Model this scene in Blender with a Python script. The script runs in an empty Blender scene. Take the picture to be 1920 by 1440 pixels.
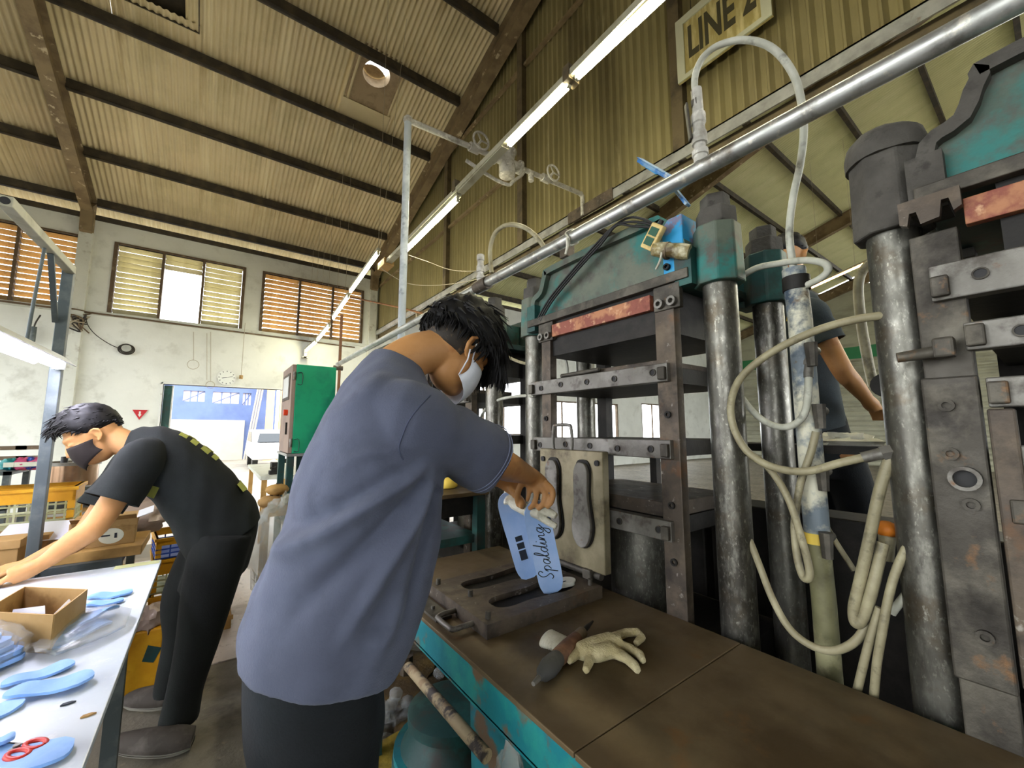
import bpy, bmesh, math, random
from mathutils import Vector as V, Matrix, noise
random.seed(7)
S = bpy.context.scene
COL = S.collection
R = math.radians

# ------------------------------------------------------------------ camera, sky, light, exposure
CAM_H, YAW, PITCH, FPX = 1.45, R(36.4), R(6.4), 760.0
cd = bpy.data.cameras.new('camera'); cam = bpy.data.objects.new('camera', cd); COL.objects.link(cam)
cam.location = (0, 0, CAM_H); cam.rotation_euler = (R(90) + PITCH, 0, -YAW)
cd.sensor_width = 36.0; cd.lens = FPX / 1920 * 36.0; cd.clip_start = 0.02; cd.clip_end = 300
S.camera = cam
W = bpy.data.worlds.new('sky'); S.world = W; W.use_nodes = True
bg = W.node_tree.nodes['Background']; bg.inputs[0].default_value = (0.93, 0.97, 1.0, 1); bg.inputs[1].default_value = 3.5
S.view_settings.view_transform = 'Standard'; S.view_settings.look = 'None'
S.view_settings.gamma = 1.0; S.view_settings.use_curve_mapping = False
S.view_settings.exposure = 1.4
TUBE_POWER = 40.0
S.cycles.max_bounces = 6; S.cycles.diffuse_bounces = 4; S.cycles.glossy_bounces = 2; S.cycles.transmission_bounces = 3; S.cycles.transparent_max_bounces = 6
S.cycles.caustics_reflective = False; S.cycles.caustics_refractive = False

# ------------------------------------------------------------------ pixel of the 1920x1440 photograph -> point in the hall
_r = V((math.cos(YAW), -math.sin(YAW), 0)); _f0 = V((math.sin(YAW), math.cos(YAW), 0)); _z = V((0, 0, 1))
_fw = math.cos(PITCH) * _f0 + math.sin(PITCH) * _z; _up = -math.sin(PITCH) * _f0 + math.cos(PITCH) * _z
EYE = V((0, 0, CAM_H))
def at(px, py, X=None, Y=None, Z=None, D=None):
    d = _fw + _r * ((px - 960) / FPX) - _up * ((py - 720) / FPX)
    if X is not None: t = X / d.x
    elif Y is not None: t = Y / d.y
    elif Z is not None: t = (Z - CAM_H) / d.z
    else: t = D
    return EYE + d * t

# ------------------------------------------------------------------ materials
MATS = {}
def srgb(h):
    h = h.lstrip('#'); c = [int(h[i:i + 2], 16) / 255 for i in (0, 2, 4)]
    return tuple((x / 12.92 if x <= .04045 else ((x + .055) / 1.055) ** 2.4) for x in c) + (1,)
def mat(name, base, layers=(), rough=.6, metal=0.0, bump=0.0, bscale=40, rough2=None, trans=0.0, ior=1.45, alpha=1.0, spec=.5, emit=None, coat=0.0, sheen=0.0, stretch=(1, 1, 1)):
    """layers: (colour, noise scale, threshold, softness[, stretch]) patches of dirt, rust or paint over the base colour"""
    if name in MATS: return MATS[name]
    m = bpy.data.materials.new(name); m.use_nodes = True; MATS[name] = m
    nt = m.node_tree; N = nt.nodes; L = nt.links; b = N['Principled BSDF']
    tc = N.new('ShaderNodeTexCoord')
    def noisetex(scale, st=(1, 1, 1), det=5, off=0.0):
        mp = N.new('ShaderNodeMapping'); mp.inputs['Scale'].default_value = st; mp.inputs['Location'].default_value = (off, off * 1.7, off * .6)
        L.new(tc.outputs['Object'], mp.inputs[0])
        n = N.new('ShaderNodeTexNoise'); n.inputs['Scale'].default_value = scale; n.inputs['Detail'].default_value = det
        n.inputs['Roughness'].default_value = .62
        L.new(mp.outputs[0], n.inputs['Vector']); return n
    cur = None; c0 = srgb(base)
    # a faint tone variation on every surface
    nv = noisetex(3.0, stretch, 4, 3.1)
    mx = N.new('ShaderNodeMix'); mx.data_type = 'RGBA'; L.new(nv.outputs[0], mx.inputs[0])
    mx.inputs[6].default_value = tuple(x * .86 for x in c0[:3]) + (1,); mx.inputs[7].default_value = tuple(min(1, x * 1.12) for x in c0[:3]) + (1,)
    cur = mx.outputs[2]
    for i, ly in enumerate(layers):
        col, sc, th, so = ly[:4]; st = ly[4] if len(ly) > 4 else stretch
        n = noisetex(sc, st, 7, 11.3 * (i + 1))
        mr = N.new('ShaderNodeMapRange'); mr.inputs[1].default_value = th - so; mr.inputs[2].default_value = th + so
        L.new(n.outputs[0], mr.inputs[0])
        mx = N.new('ShaderNodeMix'); mx.data_type = 'RGBA'; L.new(mr.outputs[0], mx.inputs[0]); L.new(cur, mx.inputs[6]); mx.inputs[7].default_value = srgb(col)
        cur = mx.outputs[2]
    L.new(cur, b.inputs['Base Color'])
    b.inputs['Metallic'].default_value = metal; b.inputs['Roughness'].default_value = rough
    b.inputs['Specular IOR Level'].default_value = spec; b.inputs['IOR'].default_value = ior
    b.inputs['Transmission Weight'].default_value = trans; b.inputs['Alpha'].default_value = alpha
    b.inputs['Coat Weight'].default_value = coat; b.inputs['Sheen Weight'].default_value = sheen
    if rough2 is not None:
        n = noisetex(14, stretch, 5, 40); mr = N.new('ShaderNodeMapRange'); mr.inputs[1].default_value = .35; mr.inputs[2].default_value = .65
        mr.inputs[3].default_value = rough; mr.inputs[4].default_value = rough2
        L.new(n.outputs[0], mr.inputs[0]); L.new(mr.outputs[0], b.inputs['Roughness'])
    if bump:
        n = noisetex(bscale, stretch, 4, 70); bp = N.new('ShaderNodeBump'); bp.inputs['Strength'].default_value = bump; bp.inputs['Distance'].default_value = .01
        L.new(n.outputs[0], bp.inputs['Height']); L.new(bp.outputs[0], b.inputs['Normal'])
    if emit:
        b.inputs['Emission Color'].default_value = srgb(emit[0]); b.inputs['Emission Strength'].default_value = emit[1]
    return m

mat('floor', '#6f685c', [('#837b6c', 1.2, .55, .12), ('#4a443b', 4, .62, .08), ('#8c8270', 18, .66, .05)], rough=.75, rough2=.5, bump=.4, bscale=30)
mat('floor_pale_glare', '#cfc2b8', [('#e0d6cd', 2.2, .52, .1), ('#a3624a', 7, .70, .05), ('#8f8277', 16, .64, .06)], rough=.5, rough2=.28, bump=.5, bscale=40)  # pale concrete; glare from the doorway is also put into its lightness
mat('plaster', '#cfd1c9', [('#dcded7', .8, .5, .15), ('#bdbeb5', 3, .64, .1), ('#a5a498', 1.5, .72, .08, (1, 1, .25))], rough=.85, bump=.25, bscale=20)
mat('plaster_trim', '#c9cbc2', [('#a09d90', 6, .64, .08)], rough=.8, bump=.2)
mat('roof_sheet', '#c6b993', [('#d0c09c', .45, .50, .12), ('#aa9d78', .9, .62, .12), ('#ae8e60', .35, .66, .08), ('#dacda8', 2.6, .62, .08, (1, .12, 1)), ('#987f54', 1.6, .67, .06, (1, .1, 1))], rough=.7, bump=.2, bscale=8)
mat('roof_sheet_green', '#d2d4a6', [('#dcdcb2', .45, .50, .12), ('#c0c492', .9, .62, .12), ('#e2e0bc', 2.6, .62, .08, (1, .12, 1))], rough=.7, bump=.2, bscale=8)
mat('partition_sheet', '#807650', [('#958a62', 2.0, .55, .1, (1, 1, .1)), ('#665c3f', 1.2, .60, .1, (1, 1, .3)), ('#9c916c', 6, .68, .05, (1, 1, .15))], rough=.6, bump=.15, bscale=8)
mat('purlin', '#39332a', [('#4f4636', 5, .55, .1)], rough=.7)
mat('rafter', '#7d6c4f', [('#66563e', 3, .52, .08), ('#b3a488', 7, .64, .03)], rough=.65, bump=.2)
mat('girt', '#5e523b', [('#42392b', 5, .55, .1)], rough=.65)
mat('galvanised', '#b3b4b2', [('#8d8d8a', 5, .55, .12), ('#7d6a54', 9, .68, .05)], rough=.42, metal=.55)
mat('pipe_steel', '#adaea9', [('#cfd0cc', 9, .54, .08, (1, .2, 1)), ('#6b6256', 5, .62, .06), ('#dedacc', 26, .64, .04)], rough=.28, metal=.75, rough2=.5)
mat('pipe_white', '#b9b6ad', [('#8f8a80', 12, .55, .08), ('#dcd9d0', 22, .6, .05), ('#6e5f54', 18, .68, .04)], rough=.65)
mat('column_steel', '#6b6961', [('#4b4842', 5, .54, .12, (1, 1, .3)), ('#807e75', 45, .58, .10, (1, 1, .4)), ('#5a5245', 9, .62, .08), ('#98968a', 120, .64, .07, (1, 1, .5))], rough=.30, metal=.8, rough2=.52, bump=.06, bscale=60)
mat('iron', '#4c4841', [('#696459', 9, .56, .1), ('#332f2a', 7, .58, .08), ('#7d5f42', 14, .66, .05)], rough=.5, metal=.55, rough2=.7, bump=.15, bscale=60)
mat('iron_light', '#6f6c65', [('#87847d', 7, .55, .1), ('#4f4a44', 14, .60, .06), ('#6e5540', 20, .67, .04)], rough=.45, metal=.55, rough2=.62, bump=.12, bscale=70)
mat('iron_dark', '#211f1c', [('#322e2a', 8, .58, .1)], rough=.6, metal=.4, bump=.15)
mat('iron_brown', '#524940', [('#6b5f50', 8, .56, .1), ('#3b352f', 10, .6, .08), ('#9a948a', 30, .66, .04), ('#6b4e36', 5, .66, .05)], rough=.5, metal=.45, rough2=.65, bump=.12, bscale=70)
mat('dust', '#46433e', [('#57544e', 8, .5, .12), ('#3a3733', 20, .64, .06)], rough=.95, bump=.5, bscale=35)
mat('teal_paint', '#45574c', [('#63685a', 4, .50, .10), ('#256f68', 5, .58, .06), ('#4d4c44', 12, .58, .07), ('#2f9388', 6, .69, .03)], rough=.55, bump=.12, bscale=40)
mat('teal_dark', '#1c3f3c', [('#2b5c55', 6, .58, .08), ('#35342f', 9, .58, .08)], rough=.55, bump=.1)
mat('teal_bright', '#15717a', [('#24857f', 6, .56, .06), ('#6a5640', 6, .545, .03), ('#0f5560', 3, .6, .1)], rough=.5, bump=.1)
mat('blue_paint', '#2a97cf', [('#77738a', 16, .58, .04), ('#4f9a9a', 7, .62, .05)], rough=.5)
mat('red_plate', '#854838', [('#ab7450', 14, .54, .06), ('#c99c76', 18, .62, .04), ('#6f3528', 9, .60, .05)], rough=.6, bump=.1)
mat('bench_top', '#604f36', [('#6f5f46', 1.6, .52, .12), ('#4c3c25', 2.6, .58, .08), ('#74522c', 5, .66, .05), ('#383425', 1.0, .60, .1)], rough=.48, metal=.25, rough2=.6, bump=.05, bscale=60)
mat('hose', '#8d8569', [('#a79f80', 12, .55, .1), ('#6b644e', 20, .62, .06)], rough=.5)
mat('hose_white', '#a9a99a', [('#c2c2b4', 10, .55, .1), ('#85857a', 20, .62, .06)], rough=.55)
mat('rubber', '#1d1c1c', rough=.6)
mat('wire_dark', '#2c2722', rough=.6)
mat('wire_pale', '#a59c88', rough=.6)
mat('paint_white', '#d5d6d2', [('#b3b2aa', 9, .64, .05)], rough=.45)
mat('lamp_metal', '#a7a48f', [('#8a866f', 6, .58, .08)], rough=.5)
mat('tube', '#fffbe6', rough=.4, emit=('#fff8d2', TUBE_POWER))
mat('tube_cool', '#f4f4ff', rough=.4, emit=('#eceaff', TUBE_POWER * 1.2))
mat('tube_warm', '#ffd9a8', rough=.4, emit=('#ffb57a', TUBE_POWER * .35))
mat('slat', '#c09a62', [('#d0b07a', 5, .55, .1), ('#9a7a4c', 9, .62, .06)], rough=.7)
mat('slat_dusty', '#cfc6a0', [('#b9af86', 5, .55, .1)], rough=.8)
mat('frame_brown', '#5a4a38', [('#7a6a52', 7, .6, .07)], rough=.7)
mat('black_plastic', '#1b1b1c', rough=.45)
mat('white_board', '#d6dee6', [('#c6d2de', 3, .56, .1), ('#e6ebef', 20, .64, .05)], rough=.22, spec=.5, bump=.03)
mat('blue_foam', '#7ba6e2', [('#8db6ee', 12, .55, .1)], rough=.55, bump=.05)
mat('blue_cloth', '#9dbef0', [('#b4cdf5', 6, .55, .12)], rough=.6, bump=.05)
mat('white_foam', '#dfe0d6', [('#c8c9bf', 14, .6, .06)], rough=.6)
mat('cardboard', '#a3814f', [('#b59462', 4, .55, .1), ('#8b6c40', 9, .64, .06)], rough=.8)
mat('cardboard_in', '#8a6a40', rough=.85)
mat('paper', '#d9dbe4', rough=.7)
mat('label_paper', '#dfe2d2', rough=.6)
mat('wood', '#b08a4e', [('#8e6c38', 4, .58, .08)], rough=.7)
mat('crate_yellow', '#c98f10', [('#dba520', 6, .55, .1), ('#8e6a18', 10, .66, .05)], rough=.5)
mat('crate_white', '#b9bd9a', [('#98a07c', 8, .6, .06)], rough=.55)
mat('crate_blue', '#22459c', rough=.5)
mat('grey_steel', '#4c5456', [('#646b6b', 8, .58, .08)], rough=.5, metal=.3)
mat('drum', '#a2836a', [('#c6ad98', 4, .6, .1)], rough=.22, metal=.9)
mat('plastic_clear', '#e8ece8', rough=.18, trans=.55, alpha=.42, ior=1.3, bump=.6, bscale=18)
mat('plastic_bag', '#e4e8e2', rough=.2, trans=.4, alpha=.4, ior=1.3, bump=.6, bscale=14)
mat('bag_pink', '#b9a596', rough=.3, alpha=.9, bump=.6, bscale=14)
mat('green_cabinet', '#12a070', [('#0f8a66', 5, .58, .1)], rough=.55, bump=.1)
mat('cabinet_door', '#9a8578', [('#85726a', 4, .56, .1)], rough=.6)
mat('red', '#c22a20', rough=.45)
mat('red_glow', '#e0451c', rough=.4)
mat('orange', '#c4701a', [('#9c5510', 14, .6, .08)], rough=.6)
mat('yellow', '#e4c451', rough=.6)
mat('device_cream', '#d6bd7c', [('#b39b60', 16, .62, .05)], rough=.5)
mat('device_green', '#2f5a48', rough=.35)
mat('knit', '#b3a67c', [('#cabf98', 14, .52, .1), ('#8f8058', 9, .64, .06)], rough=.95, bump=.6, bscale=160)
mat('knit_white', '#d3d0bf', [('#b9b49c', 12, .58, .1)], rough=.95, bump=.4, bscale=140)
mat('skin', '#b5824f', [('#c39160', 5, .55, .12), ('#a06a3e', 9, .66, .08)], rough=.5, spec=.4, bump=.06, bscale=90)
mat('skin_hand', '#a06a42', [('#b87e52', 14, .55, .1), ('#6d452c', 16, .62, .07)], rough=.5, spec=.4, bump=.08, bscale=90)
mat('hair', '#0d0c0d', [('#191614', 30, .6, .08)], rough=.62, spec=.3)
mat('hair_short', '#2a241d', [('#5c4a36', 60, .6, .06)], rough=.7)
mat('shirt_blue', '#4c5163', [('#565c6f', 3, .55, .12), ('#434858', 9, .62, .1)], rough=.95, bump=.25, bscale=220, sheen=.1)
mat('shirt_black', '#141817', [('#1d2220', 5, .58, .1)], rough=.95, bump=.2, bscale=200)
mat('shirt_grey', '#343c40', [('#3f494e', 5, .58, .1)], rough=.95, bump=.2, bscale=200)
mat('trousers', '#0b0f13', [('#12181d', 4, .56, .12)], rough=.95, bump=.2, bscale=160)
mat('shirt_print', '#8a8a3a', rough=.9)
mat('mask_white', '#dfe3ea', rough=.8, bump=.1, bscale=120)
mat('mask_black', '#1f1715', rough=.85)
mat('shoe', '#3d3630', [('#57504a', 8, .58, .08)], rough=.8)
mat('shoe_sole', '#a8a498', rough=.7)
mat('sign_gold', '#9a8c57', [('#c2b583', 3, .55, .1, (1, 6, 1))], rough=.5)
mat('sign_border', '#b3b39c', rough=.6)
mat('sign_ink', '#3c3826', rough=.6)
mat('ink', '#1c2430', rough=.6)
mat('clock_face', '#dcdfd8', rough=.5)
mat('outside_blue', '#5a6a96', [('#4a587f', .5, .55, .1)], rough=.7)
mat('outside_pale', '#a79f8f', rough=.8)
mat('outside_glass', '#e8dde6', rough=.3)
mat('outside_ochre', '#c8a878', rough=.8)
mat('metal_sheet', '#a9a996', [('#8d8d7c', 2, .55, .1, (1, .3, 1))], rough=.55, metal=.2)
mat('green_band', '#2f7a4e', rough=.6)
mat('car_white', '#d8d8dc', rough=.3)
mat('glass_dark', '#20262c', rough=.1)

# ------------------------------------------------------------------ mesh building
def basis(d, hint=V((0, 0, 1))):
    d = d.normalized(); u = hint.cross(d)
    if u.length < 1e-4: u = V((1, 0, 0)).cross(d)
    u.normalize(); return u, d.cross(u).normalized()
class MB:
    def __init__(s): s.v = []; s.f = []
    def add(s, vs, fs):
        o = len(s.v); s.v += [V(p) for p in vs]; s.f += [tuple(i + o for i in f) for f in fs]; return s
    def box(s, lo, hi):
        x0, y0, z0 = lo; x1, y1, z1 = hi
        return s.add([(x0, y0, z0), (x1, y0, z0), (x1, y1, z0), (x0, y1, z0), (x0, y0, z1), (x1, y0, z1), (x1, y1, z1), (x0, y1, z1)],
                     [(0, 3, 2, 1), (4, 5, 6, 7), (0, 1, 5, 4), (1, 2, 6, 5), (2, 3, 7, 6), (3, 0, 4, 7)])
    def bar(s, a, b, w, h, hint=V((0, 0, 1))):
        a = V(a); b = V(b); u, v = basis(b - a, hint); u = u * w / 2; v = v * h / 2
        return s.add([a - u - v, a + u - v, a + u + v, a - u + v, b - u - v, b + u - v, b + u + v, b - u + v],
                     [(0, 3, 2, 1), (4, 5, 6, 7), (0, 1, 5, 4), (1, 2, 6, 5), (2, 3, 7, 6), (3, 0, 4, 7)])
    def cyl(s, a, b, r0, r1=None, n=16, cap=True, rot=0):
        a = V(a); b = V(b); r1 = r0 if r1 is None else r1; u, v = basis(b - a)
        vs = []
        for p, r in ((a, r0), (b, r1)):
            vs += [p + (u * math.cos(rot + 2 * math.pi * i / n) + v * math.sin(rot + 2 * math.pi * i / n)) * r for i in range(n)]
        fs = [(i, (i + 1) % n, n + (i + 1) % n, n + i) for i in range(n)]
        if cap: fs += [tuple(range(n))[::-1], tuple(range(n, 2 * n))]
        return s.add(vs, fs)
    def ring(s, a, b, r, ri, n=16):
        a = V(a); b = V(b); u, v = basis(b - a); vs = []
        for p, q in ((a, r), (b, r), (b, ri), (a, ri)):
            vs += [p + (u * math.cos(2 * math.pi * i / n) + v * math.sin(2 * math.pi * i / n)) * q for i in range(n)]
        fs = []
        for k in range(4):
            for i in range(n): fs.append((k * n + i, k * n + (i + 1) % n, (k + 1) % 4 * n + (i + 1) % n, (k + 1) % 4 * n + i))
        return s.add(vs, fs)
    def loft(s, rings, cap=True):
        """rings: lists of equally many points"""
        n = len(rings[0]); vs = [p for r in rings for p in r]; fs = []
        for k in range(len(rings) - 1):
            for i in range(n): fs.append((k * n + i, k * n + (i + 1) % n, (k + 1) * n + (i + 1) % n, (k + 1) * n + i))
        if cap: fs += [tuple(range(n))[::-1], tuple(range((len(rings) - 1) * n, len(rings) * n))]
        return s.add(vs, fs)
    def tube(s, pts, rad, n=10, cap=True):
        pts = [V(p) for p in pts]; rs = rad if isinstance(rad, (list, tuple)) else [rad] * len(pts)
        d0 = (pts[1] - pts[0]).normalized(); u, v = basis(d0); rings = []
        for k, p in enumerate(pts):
            d = (pts[min(k + 1, len(pts) - 1)] - pts[max(k - 1, 0)]).normalized()
            u = (u - d * u.dot(d)).normalized(); v = d.cross(u)
            rings.append([p + (u * math.cos(2 * math.pi * i / n) + v * math.sin(2 * math.pi * i / n)) * rs[k] for i in range(n)])
        return s.loft(rings, cap)
    def ball(s, c, r, n=14, m=8):
        c = V(c); r = V((r, r, r)) if not hasattr(r, '__len__') else V(r)
        rings = []
        for j in range(m + 1):
            t = math.pi * (j + .02) / (m + .04); rings.append([c + V((r.x * math.sin(t) * math.cos(2 * math.pi * i / n), r.y * math.sin(t) * math.sin(2 * math.pi * i / n), -r.z * math.cos(t))) for i in range(n)])
        return s.loft(rings)
    def prism(s, poly, o, u, v, w):
        """polygon (a,b) laid out on origin o with axes u, v and thickened by the vector w"""
        o = V(o); u = V(u); v = V(v); w = V(w); n = len(poly)
        p0 = [o + u * a + v * b for a, b in poly]; p1 = [p + w for p in p0]
        return s.add(p0 + p1, [tuple(range(n))[::-1], tuple(range(n, 2 * n))] + [(i, (i + 1) % n, n + (i + 1) % n, n + i) for i in range(n)])
    def xf(s, M):
        s.v = [M @ p for p in s.v]; return s
    def mesh(s, name):
        me = bpy.data.meshes.new(name); me.from_pydata([tuple(p) for p in s.v], [], s.f); me.update()
        bm = bmesh.new(); bm.from_mesh(me); bmesh.ops.recalc_face_normals(bm, faces=bm.faces); bm.to_mesh(me); bm.free()
        return me
    def build(s, name, m, parent=None, smooth=None, bevel=0, sub=0):
        return obj(name, s.mesh(name), m, parent, smooth, bevel, sub)
def obj(name, me, m, parent=None, smooth=None, bevel=0, sub=0):
    o = bpy.data.objects.new(name, me); COL.objects.link(o)
    if not me.materials: me.materials.append(MATS[m] if isinstance(m, str) else m)
    if parent: o.parent = parent
    if smooth is not None:
        me.polygons.foreach_set('use_smooth', [True] * len(me.polygons))
        if smooth < 180: me.set_sharp_from_angle(angle=R(smooth))
    if bevel:
        b = o.modifiers.new('edge', 'BEVEL'); b.width = bevel; b.segments = 2; b.limit_method = 'ANGLE'; b.angle_limit = R(40)
    if sub:
        b = o.modifiers.new('round', 'SUBSURF'); b.levels = sub; b.render_levels = sub
    return o
def tag(o, label=None, cat=None, group=None, kind=None):
    for k, v in (('label', label), ('category', cat), ('group', group), ('kind', kind)):
        if v: o[k] = v
    return o
def thing(name, label, cat, loc=(0, 0, 0), group=None, kind=None):
    o = bpy.data.objects.new(name, None); COL.objects.link(o); o.location = loc; o.empty_display_size = .1
    return tag(o, label, cat, group, kind)
def shift(o, parent):
    """part built in hall coordinates, hung under a thing standing elsewhere"""
    o.parent = parent; o.matrix_parent_inverse = Matrix.Translation(parent.location).inverted(); return o
def spline(pts, k=6):
    pts = [V(p) for p in pts]; out = []; n = len(pts)
    for i in range(n - 1):
        p0, p1, p2, p3 = pts[max(i - 1, 0)], pts[i], pts[i + 1], pts[min(i + 2, n - 1)]
        for j in range(k):
            t = j / k; out.append(.5 * ((2 * p1) + (p2 - p0) * t + (2 * p0 - 5 * p1 + 4 * p2 - p3) * t * t + (3 * p1 - p0 - 3 * p2 + p3) * t ** 3))
    return out + [pts[-1]]
def wall_cells(u0, u1, v0, v1, holes):
    us = sorted({u0, u1, *[h[0] for h in holes], *[h[1] for h in holes]}); vs = sorted({v0, v1, *[h[2] for h in holes], *[h[3] for h in holes]})
    for a, b in zip(us, us[1:]):
        for c, d in zip(vs, vs[1:]):
            if a < u0 or b > u1 or c < v0 or d > v1: continue
            if not any(h[0] <= (a + b) / 2 <= h[1] and h[2] <= (c + d) / 2 <= h[3] for h in holes): yield a, b, c, d
def evaluated(o):
    dg = bpy.context.evaluated_depsgraph_get(); me = bpy.data.meshes.new_from_object(o.evaluated_get(dg)); return me
def text_mesh(body, size, shear=0.0, bold=0.0, depth=.001):
    cu = bpy.data.curves.new('lettering', 'FONT'); cu.body = body; cu.size = size; cu.shear = shear; cu.offset = bold; cu.extrude = depth
    cu.align_x = 'CENTER'; cu.align_y = 'CENTER'
    o = bpy.data.objects.new('lettering', cu); COL.objects.link(o); bpy.context.view_layer.update()
    me = evaluated(o); bpy.data.objects.remove(o); return me
# ================================================================== the hall
def roof_z(y): return 5.95 + .3 * (11 - y)
XMIN, XMAX, RIDGE = -7.24, 21.56, -1.4
fl = MB().box((-45, -45, -.2), (55, 60, 0)).build('floor', 'floor'); tag(fl, kind='structure')
MB().box((-2.2, 3.27, -.05), (3.4, 11.0, .006)).build('pale_slab', 'floor_pale_glare', fl)  # lighter concrete aisle, further brightened by colour where daylight falls

# roof: sheets, purlins and rafters
ceil = thing('ceiling', None, None, kind='structure')
PS = 1.24; PL = math.hypot(PS, .3 * PS); ANG = math.atan(.3)
def corr_sheet(width, length, per, amp, seg=6, trap=False):
    n = int(round(width / per)) * seg; vs = []
    for j in (0, 1):
        for i in range(n + 1):
            x = i * width / n
            if trap:
                ph = (x / per) % 1; h = amp if ph < .22 else (amp * (1 - (ph - .22) / .12) if ph < .34 else (0 if ph < .86 else amp * (ph - .86) / .14))
            else: h = amp * math.sin(2 * math.pi * x / per)
            vs.append((x, j * length, h))
    return MB().add(vs, [(i, i + 1, n + 2 + i, n + 1 + i) for i in range(n)])
sh2 = corr_sheet(.96, 2 * PL + .06, .08, .017).mesh('roof_sheet')
sh1 = corr_sheet(.96, PL + .04, .08, .017).mesh('roof_sheet')
strip = corr_sheet(.16, PL + .04, .08, .017).mesh('roof_sheet')
def sheet(x, yt, me, lift=0.0):
    o = obj('roof_sheet', me, 'roof_sheet', ceil, smooth=60)
    if x > 3.3: o.material_slots[0].link = 'OBJECT'; o.material_slots[0].material = MATS['roof_sheet_green']
    o.location = (x, yt, roof_z(yt) + .075 + lift); o.rotation_euler = (-ANG, 0, 0); return o
VCOL = (9, 6)                                                    # columns that hold a roof ventilator
for c in range(30):
    x = XMIN + .96 * c
    for k, yt in enumerate((9.76, 7.28, 4.80, 2.32, -.16)):
        if k == 2 and c in VCOL: sheet(x, yt, sh1); sheet(x, yt + PS, strip, .004); sheet(x + .80, yt + PS, strip, .004)
        else: sheet(x, yt, sh2, .004 * (k % 2))
    sheet(x, RIDGE, sh1)
b = MB().add([(XMIN, RIDGE, roof_z(RIDGE) + .1), (XMAX, RIDGE, roof_z(RIDGE) + .1), (XMAX, -14, 6), (XMIN, -14, 6)], [(0, 1, 2, 3)]); tag(b.build('far_roof_slope', 'roof_sheet', ceil), kind='stuff')
def on_roof(x, y, h=0.0): return V((x, y, roof_z(y) + .075 + h))
nrm = V((0, .3, 1)).normalized(); dwn = V((0, 1, -.3)).normalized()
# round ventilator: flat flashing with a hole, collar and tilted cap above
cx0, o = XMIN + .96 * 9, None
b = MB(); n = 28; u0, u1, v0, v1 = .08, .88, -.04, PL - .30; cu, cv, cr = .46, .36, .22
def sq(t):
    c, s = math.cos(t), math.sin(t); k = 1 / max(abs(c), abs(s)); return (u0 + u1) / 2 + c * k * (u1 - u0) / 2, (v0 + v1) / 2 + s * k * (v1 - v0) / 2
base = on_roof(cx0, 4.80 + PS)
P = lambda u, v, h=0: base + V((u, 0, 0)) + dwn * v + nrm * h
inn = [P(cu + cr * math.cos(2 * math.pi * i / n), cv + cr * math.sin(2 * math.pi * i / n), .03) for i in range(n)]
out = [P(*sq(2 * math.pi * i / n), .0) for i in range(n)]; col = [p + nrm * .22 for p in inn]
b.add(out + inn + col, [(i, (i + 1) % n, n + (i + 1) % n, n + i) for i in range(n)] + [(n + i, n + (i + 1) % n, 2 * n + (i + 1) % n, 2 * n + i) for i in range(n)])
b.build('ventilator_collar', mat('vent_tin', '#9a8668', [('#7c6a4e', 5, .56, .1)], rough=.6), ceil, smooth=40)
b = MB(); b.cyl(P(cu, cv + .27, .26), P(cu, cv + .27, .28), .26, .24, n=24); b.build('ventilator_cap', 'vent_tin', ceil)
b = MB().prism([(.06, PL - .34), (.90, PL - .34), (.90, PL + .04), (.06, PL + .04)], base - nrm * .012, V((1, 0, 0)), dwn, nrm * .01); b.build('roof_sheet', 'roof_sheet', ceil)
for u_ in (-.02, .80): MB().prism([(u_, -.06), (u_ + .20, -.06), (u_ + .20, PL + .06), (u_, PL + .06)], base + nrm * .03, V((1, 0, 0)), dwn, nrm * .01).build('leak_cover', 'roof_sheet', ceil)  # added above the sheets to stop sky light leaking through the slits
MB().prism([(-.02, PL - .36), (1.0, PL - .36), (1.0, PL + .06), (-.02, PL + .06)], base + nrm * .045, V((1, 0, 0)), dwn, nrm * .01).build('leak_cover', 'roof_sheet', ceil)
base = on_roof(XMIN + .96 * 6, 4.80 + PS)
b = MB().prism([(-.15, -.2), (1.11, -.2), (1.11, 1.1), (-.15, 1.1)], base + nrm * .16, V((1, 0, 0)), dwn, nrm * .01); b.build('hatch_lid', 'purlin', ceil)
b = MB()
for e in ([(.0, -.1), (.96, -.1), (.96, -.09), (.0, -.09)], [(.0, 1.0), (.96, 1.0), (.96, 1.01), (.0, 1.01)], [(.0, -.1), (.01, -.1), (.01, 1.0), (.0, 1.0)], [(.95, -.1), (.96, -.1), (.96, 1.0), (.95, 1.0)]): b.prism(e, base - nrm * .03, V((1, 0, 0)), dwn, nrm * .2)
b.build('hatch_kerb', 'purlin', ceil)
sheet(XMIN + .96 * 6 + .02, 4.80 + PS + .86, corr_sheet(.96, .50, .08, .017).mesh('roof_sheet'))
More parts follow.
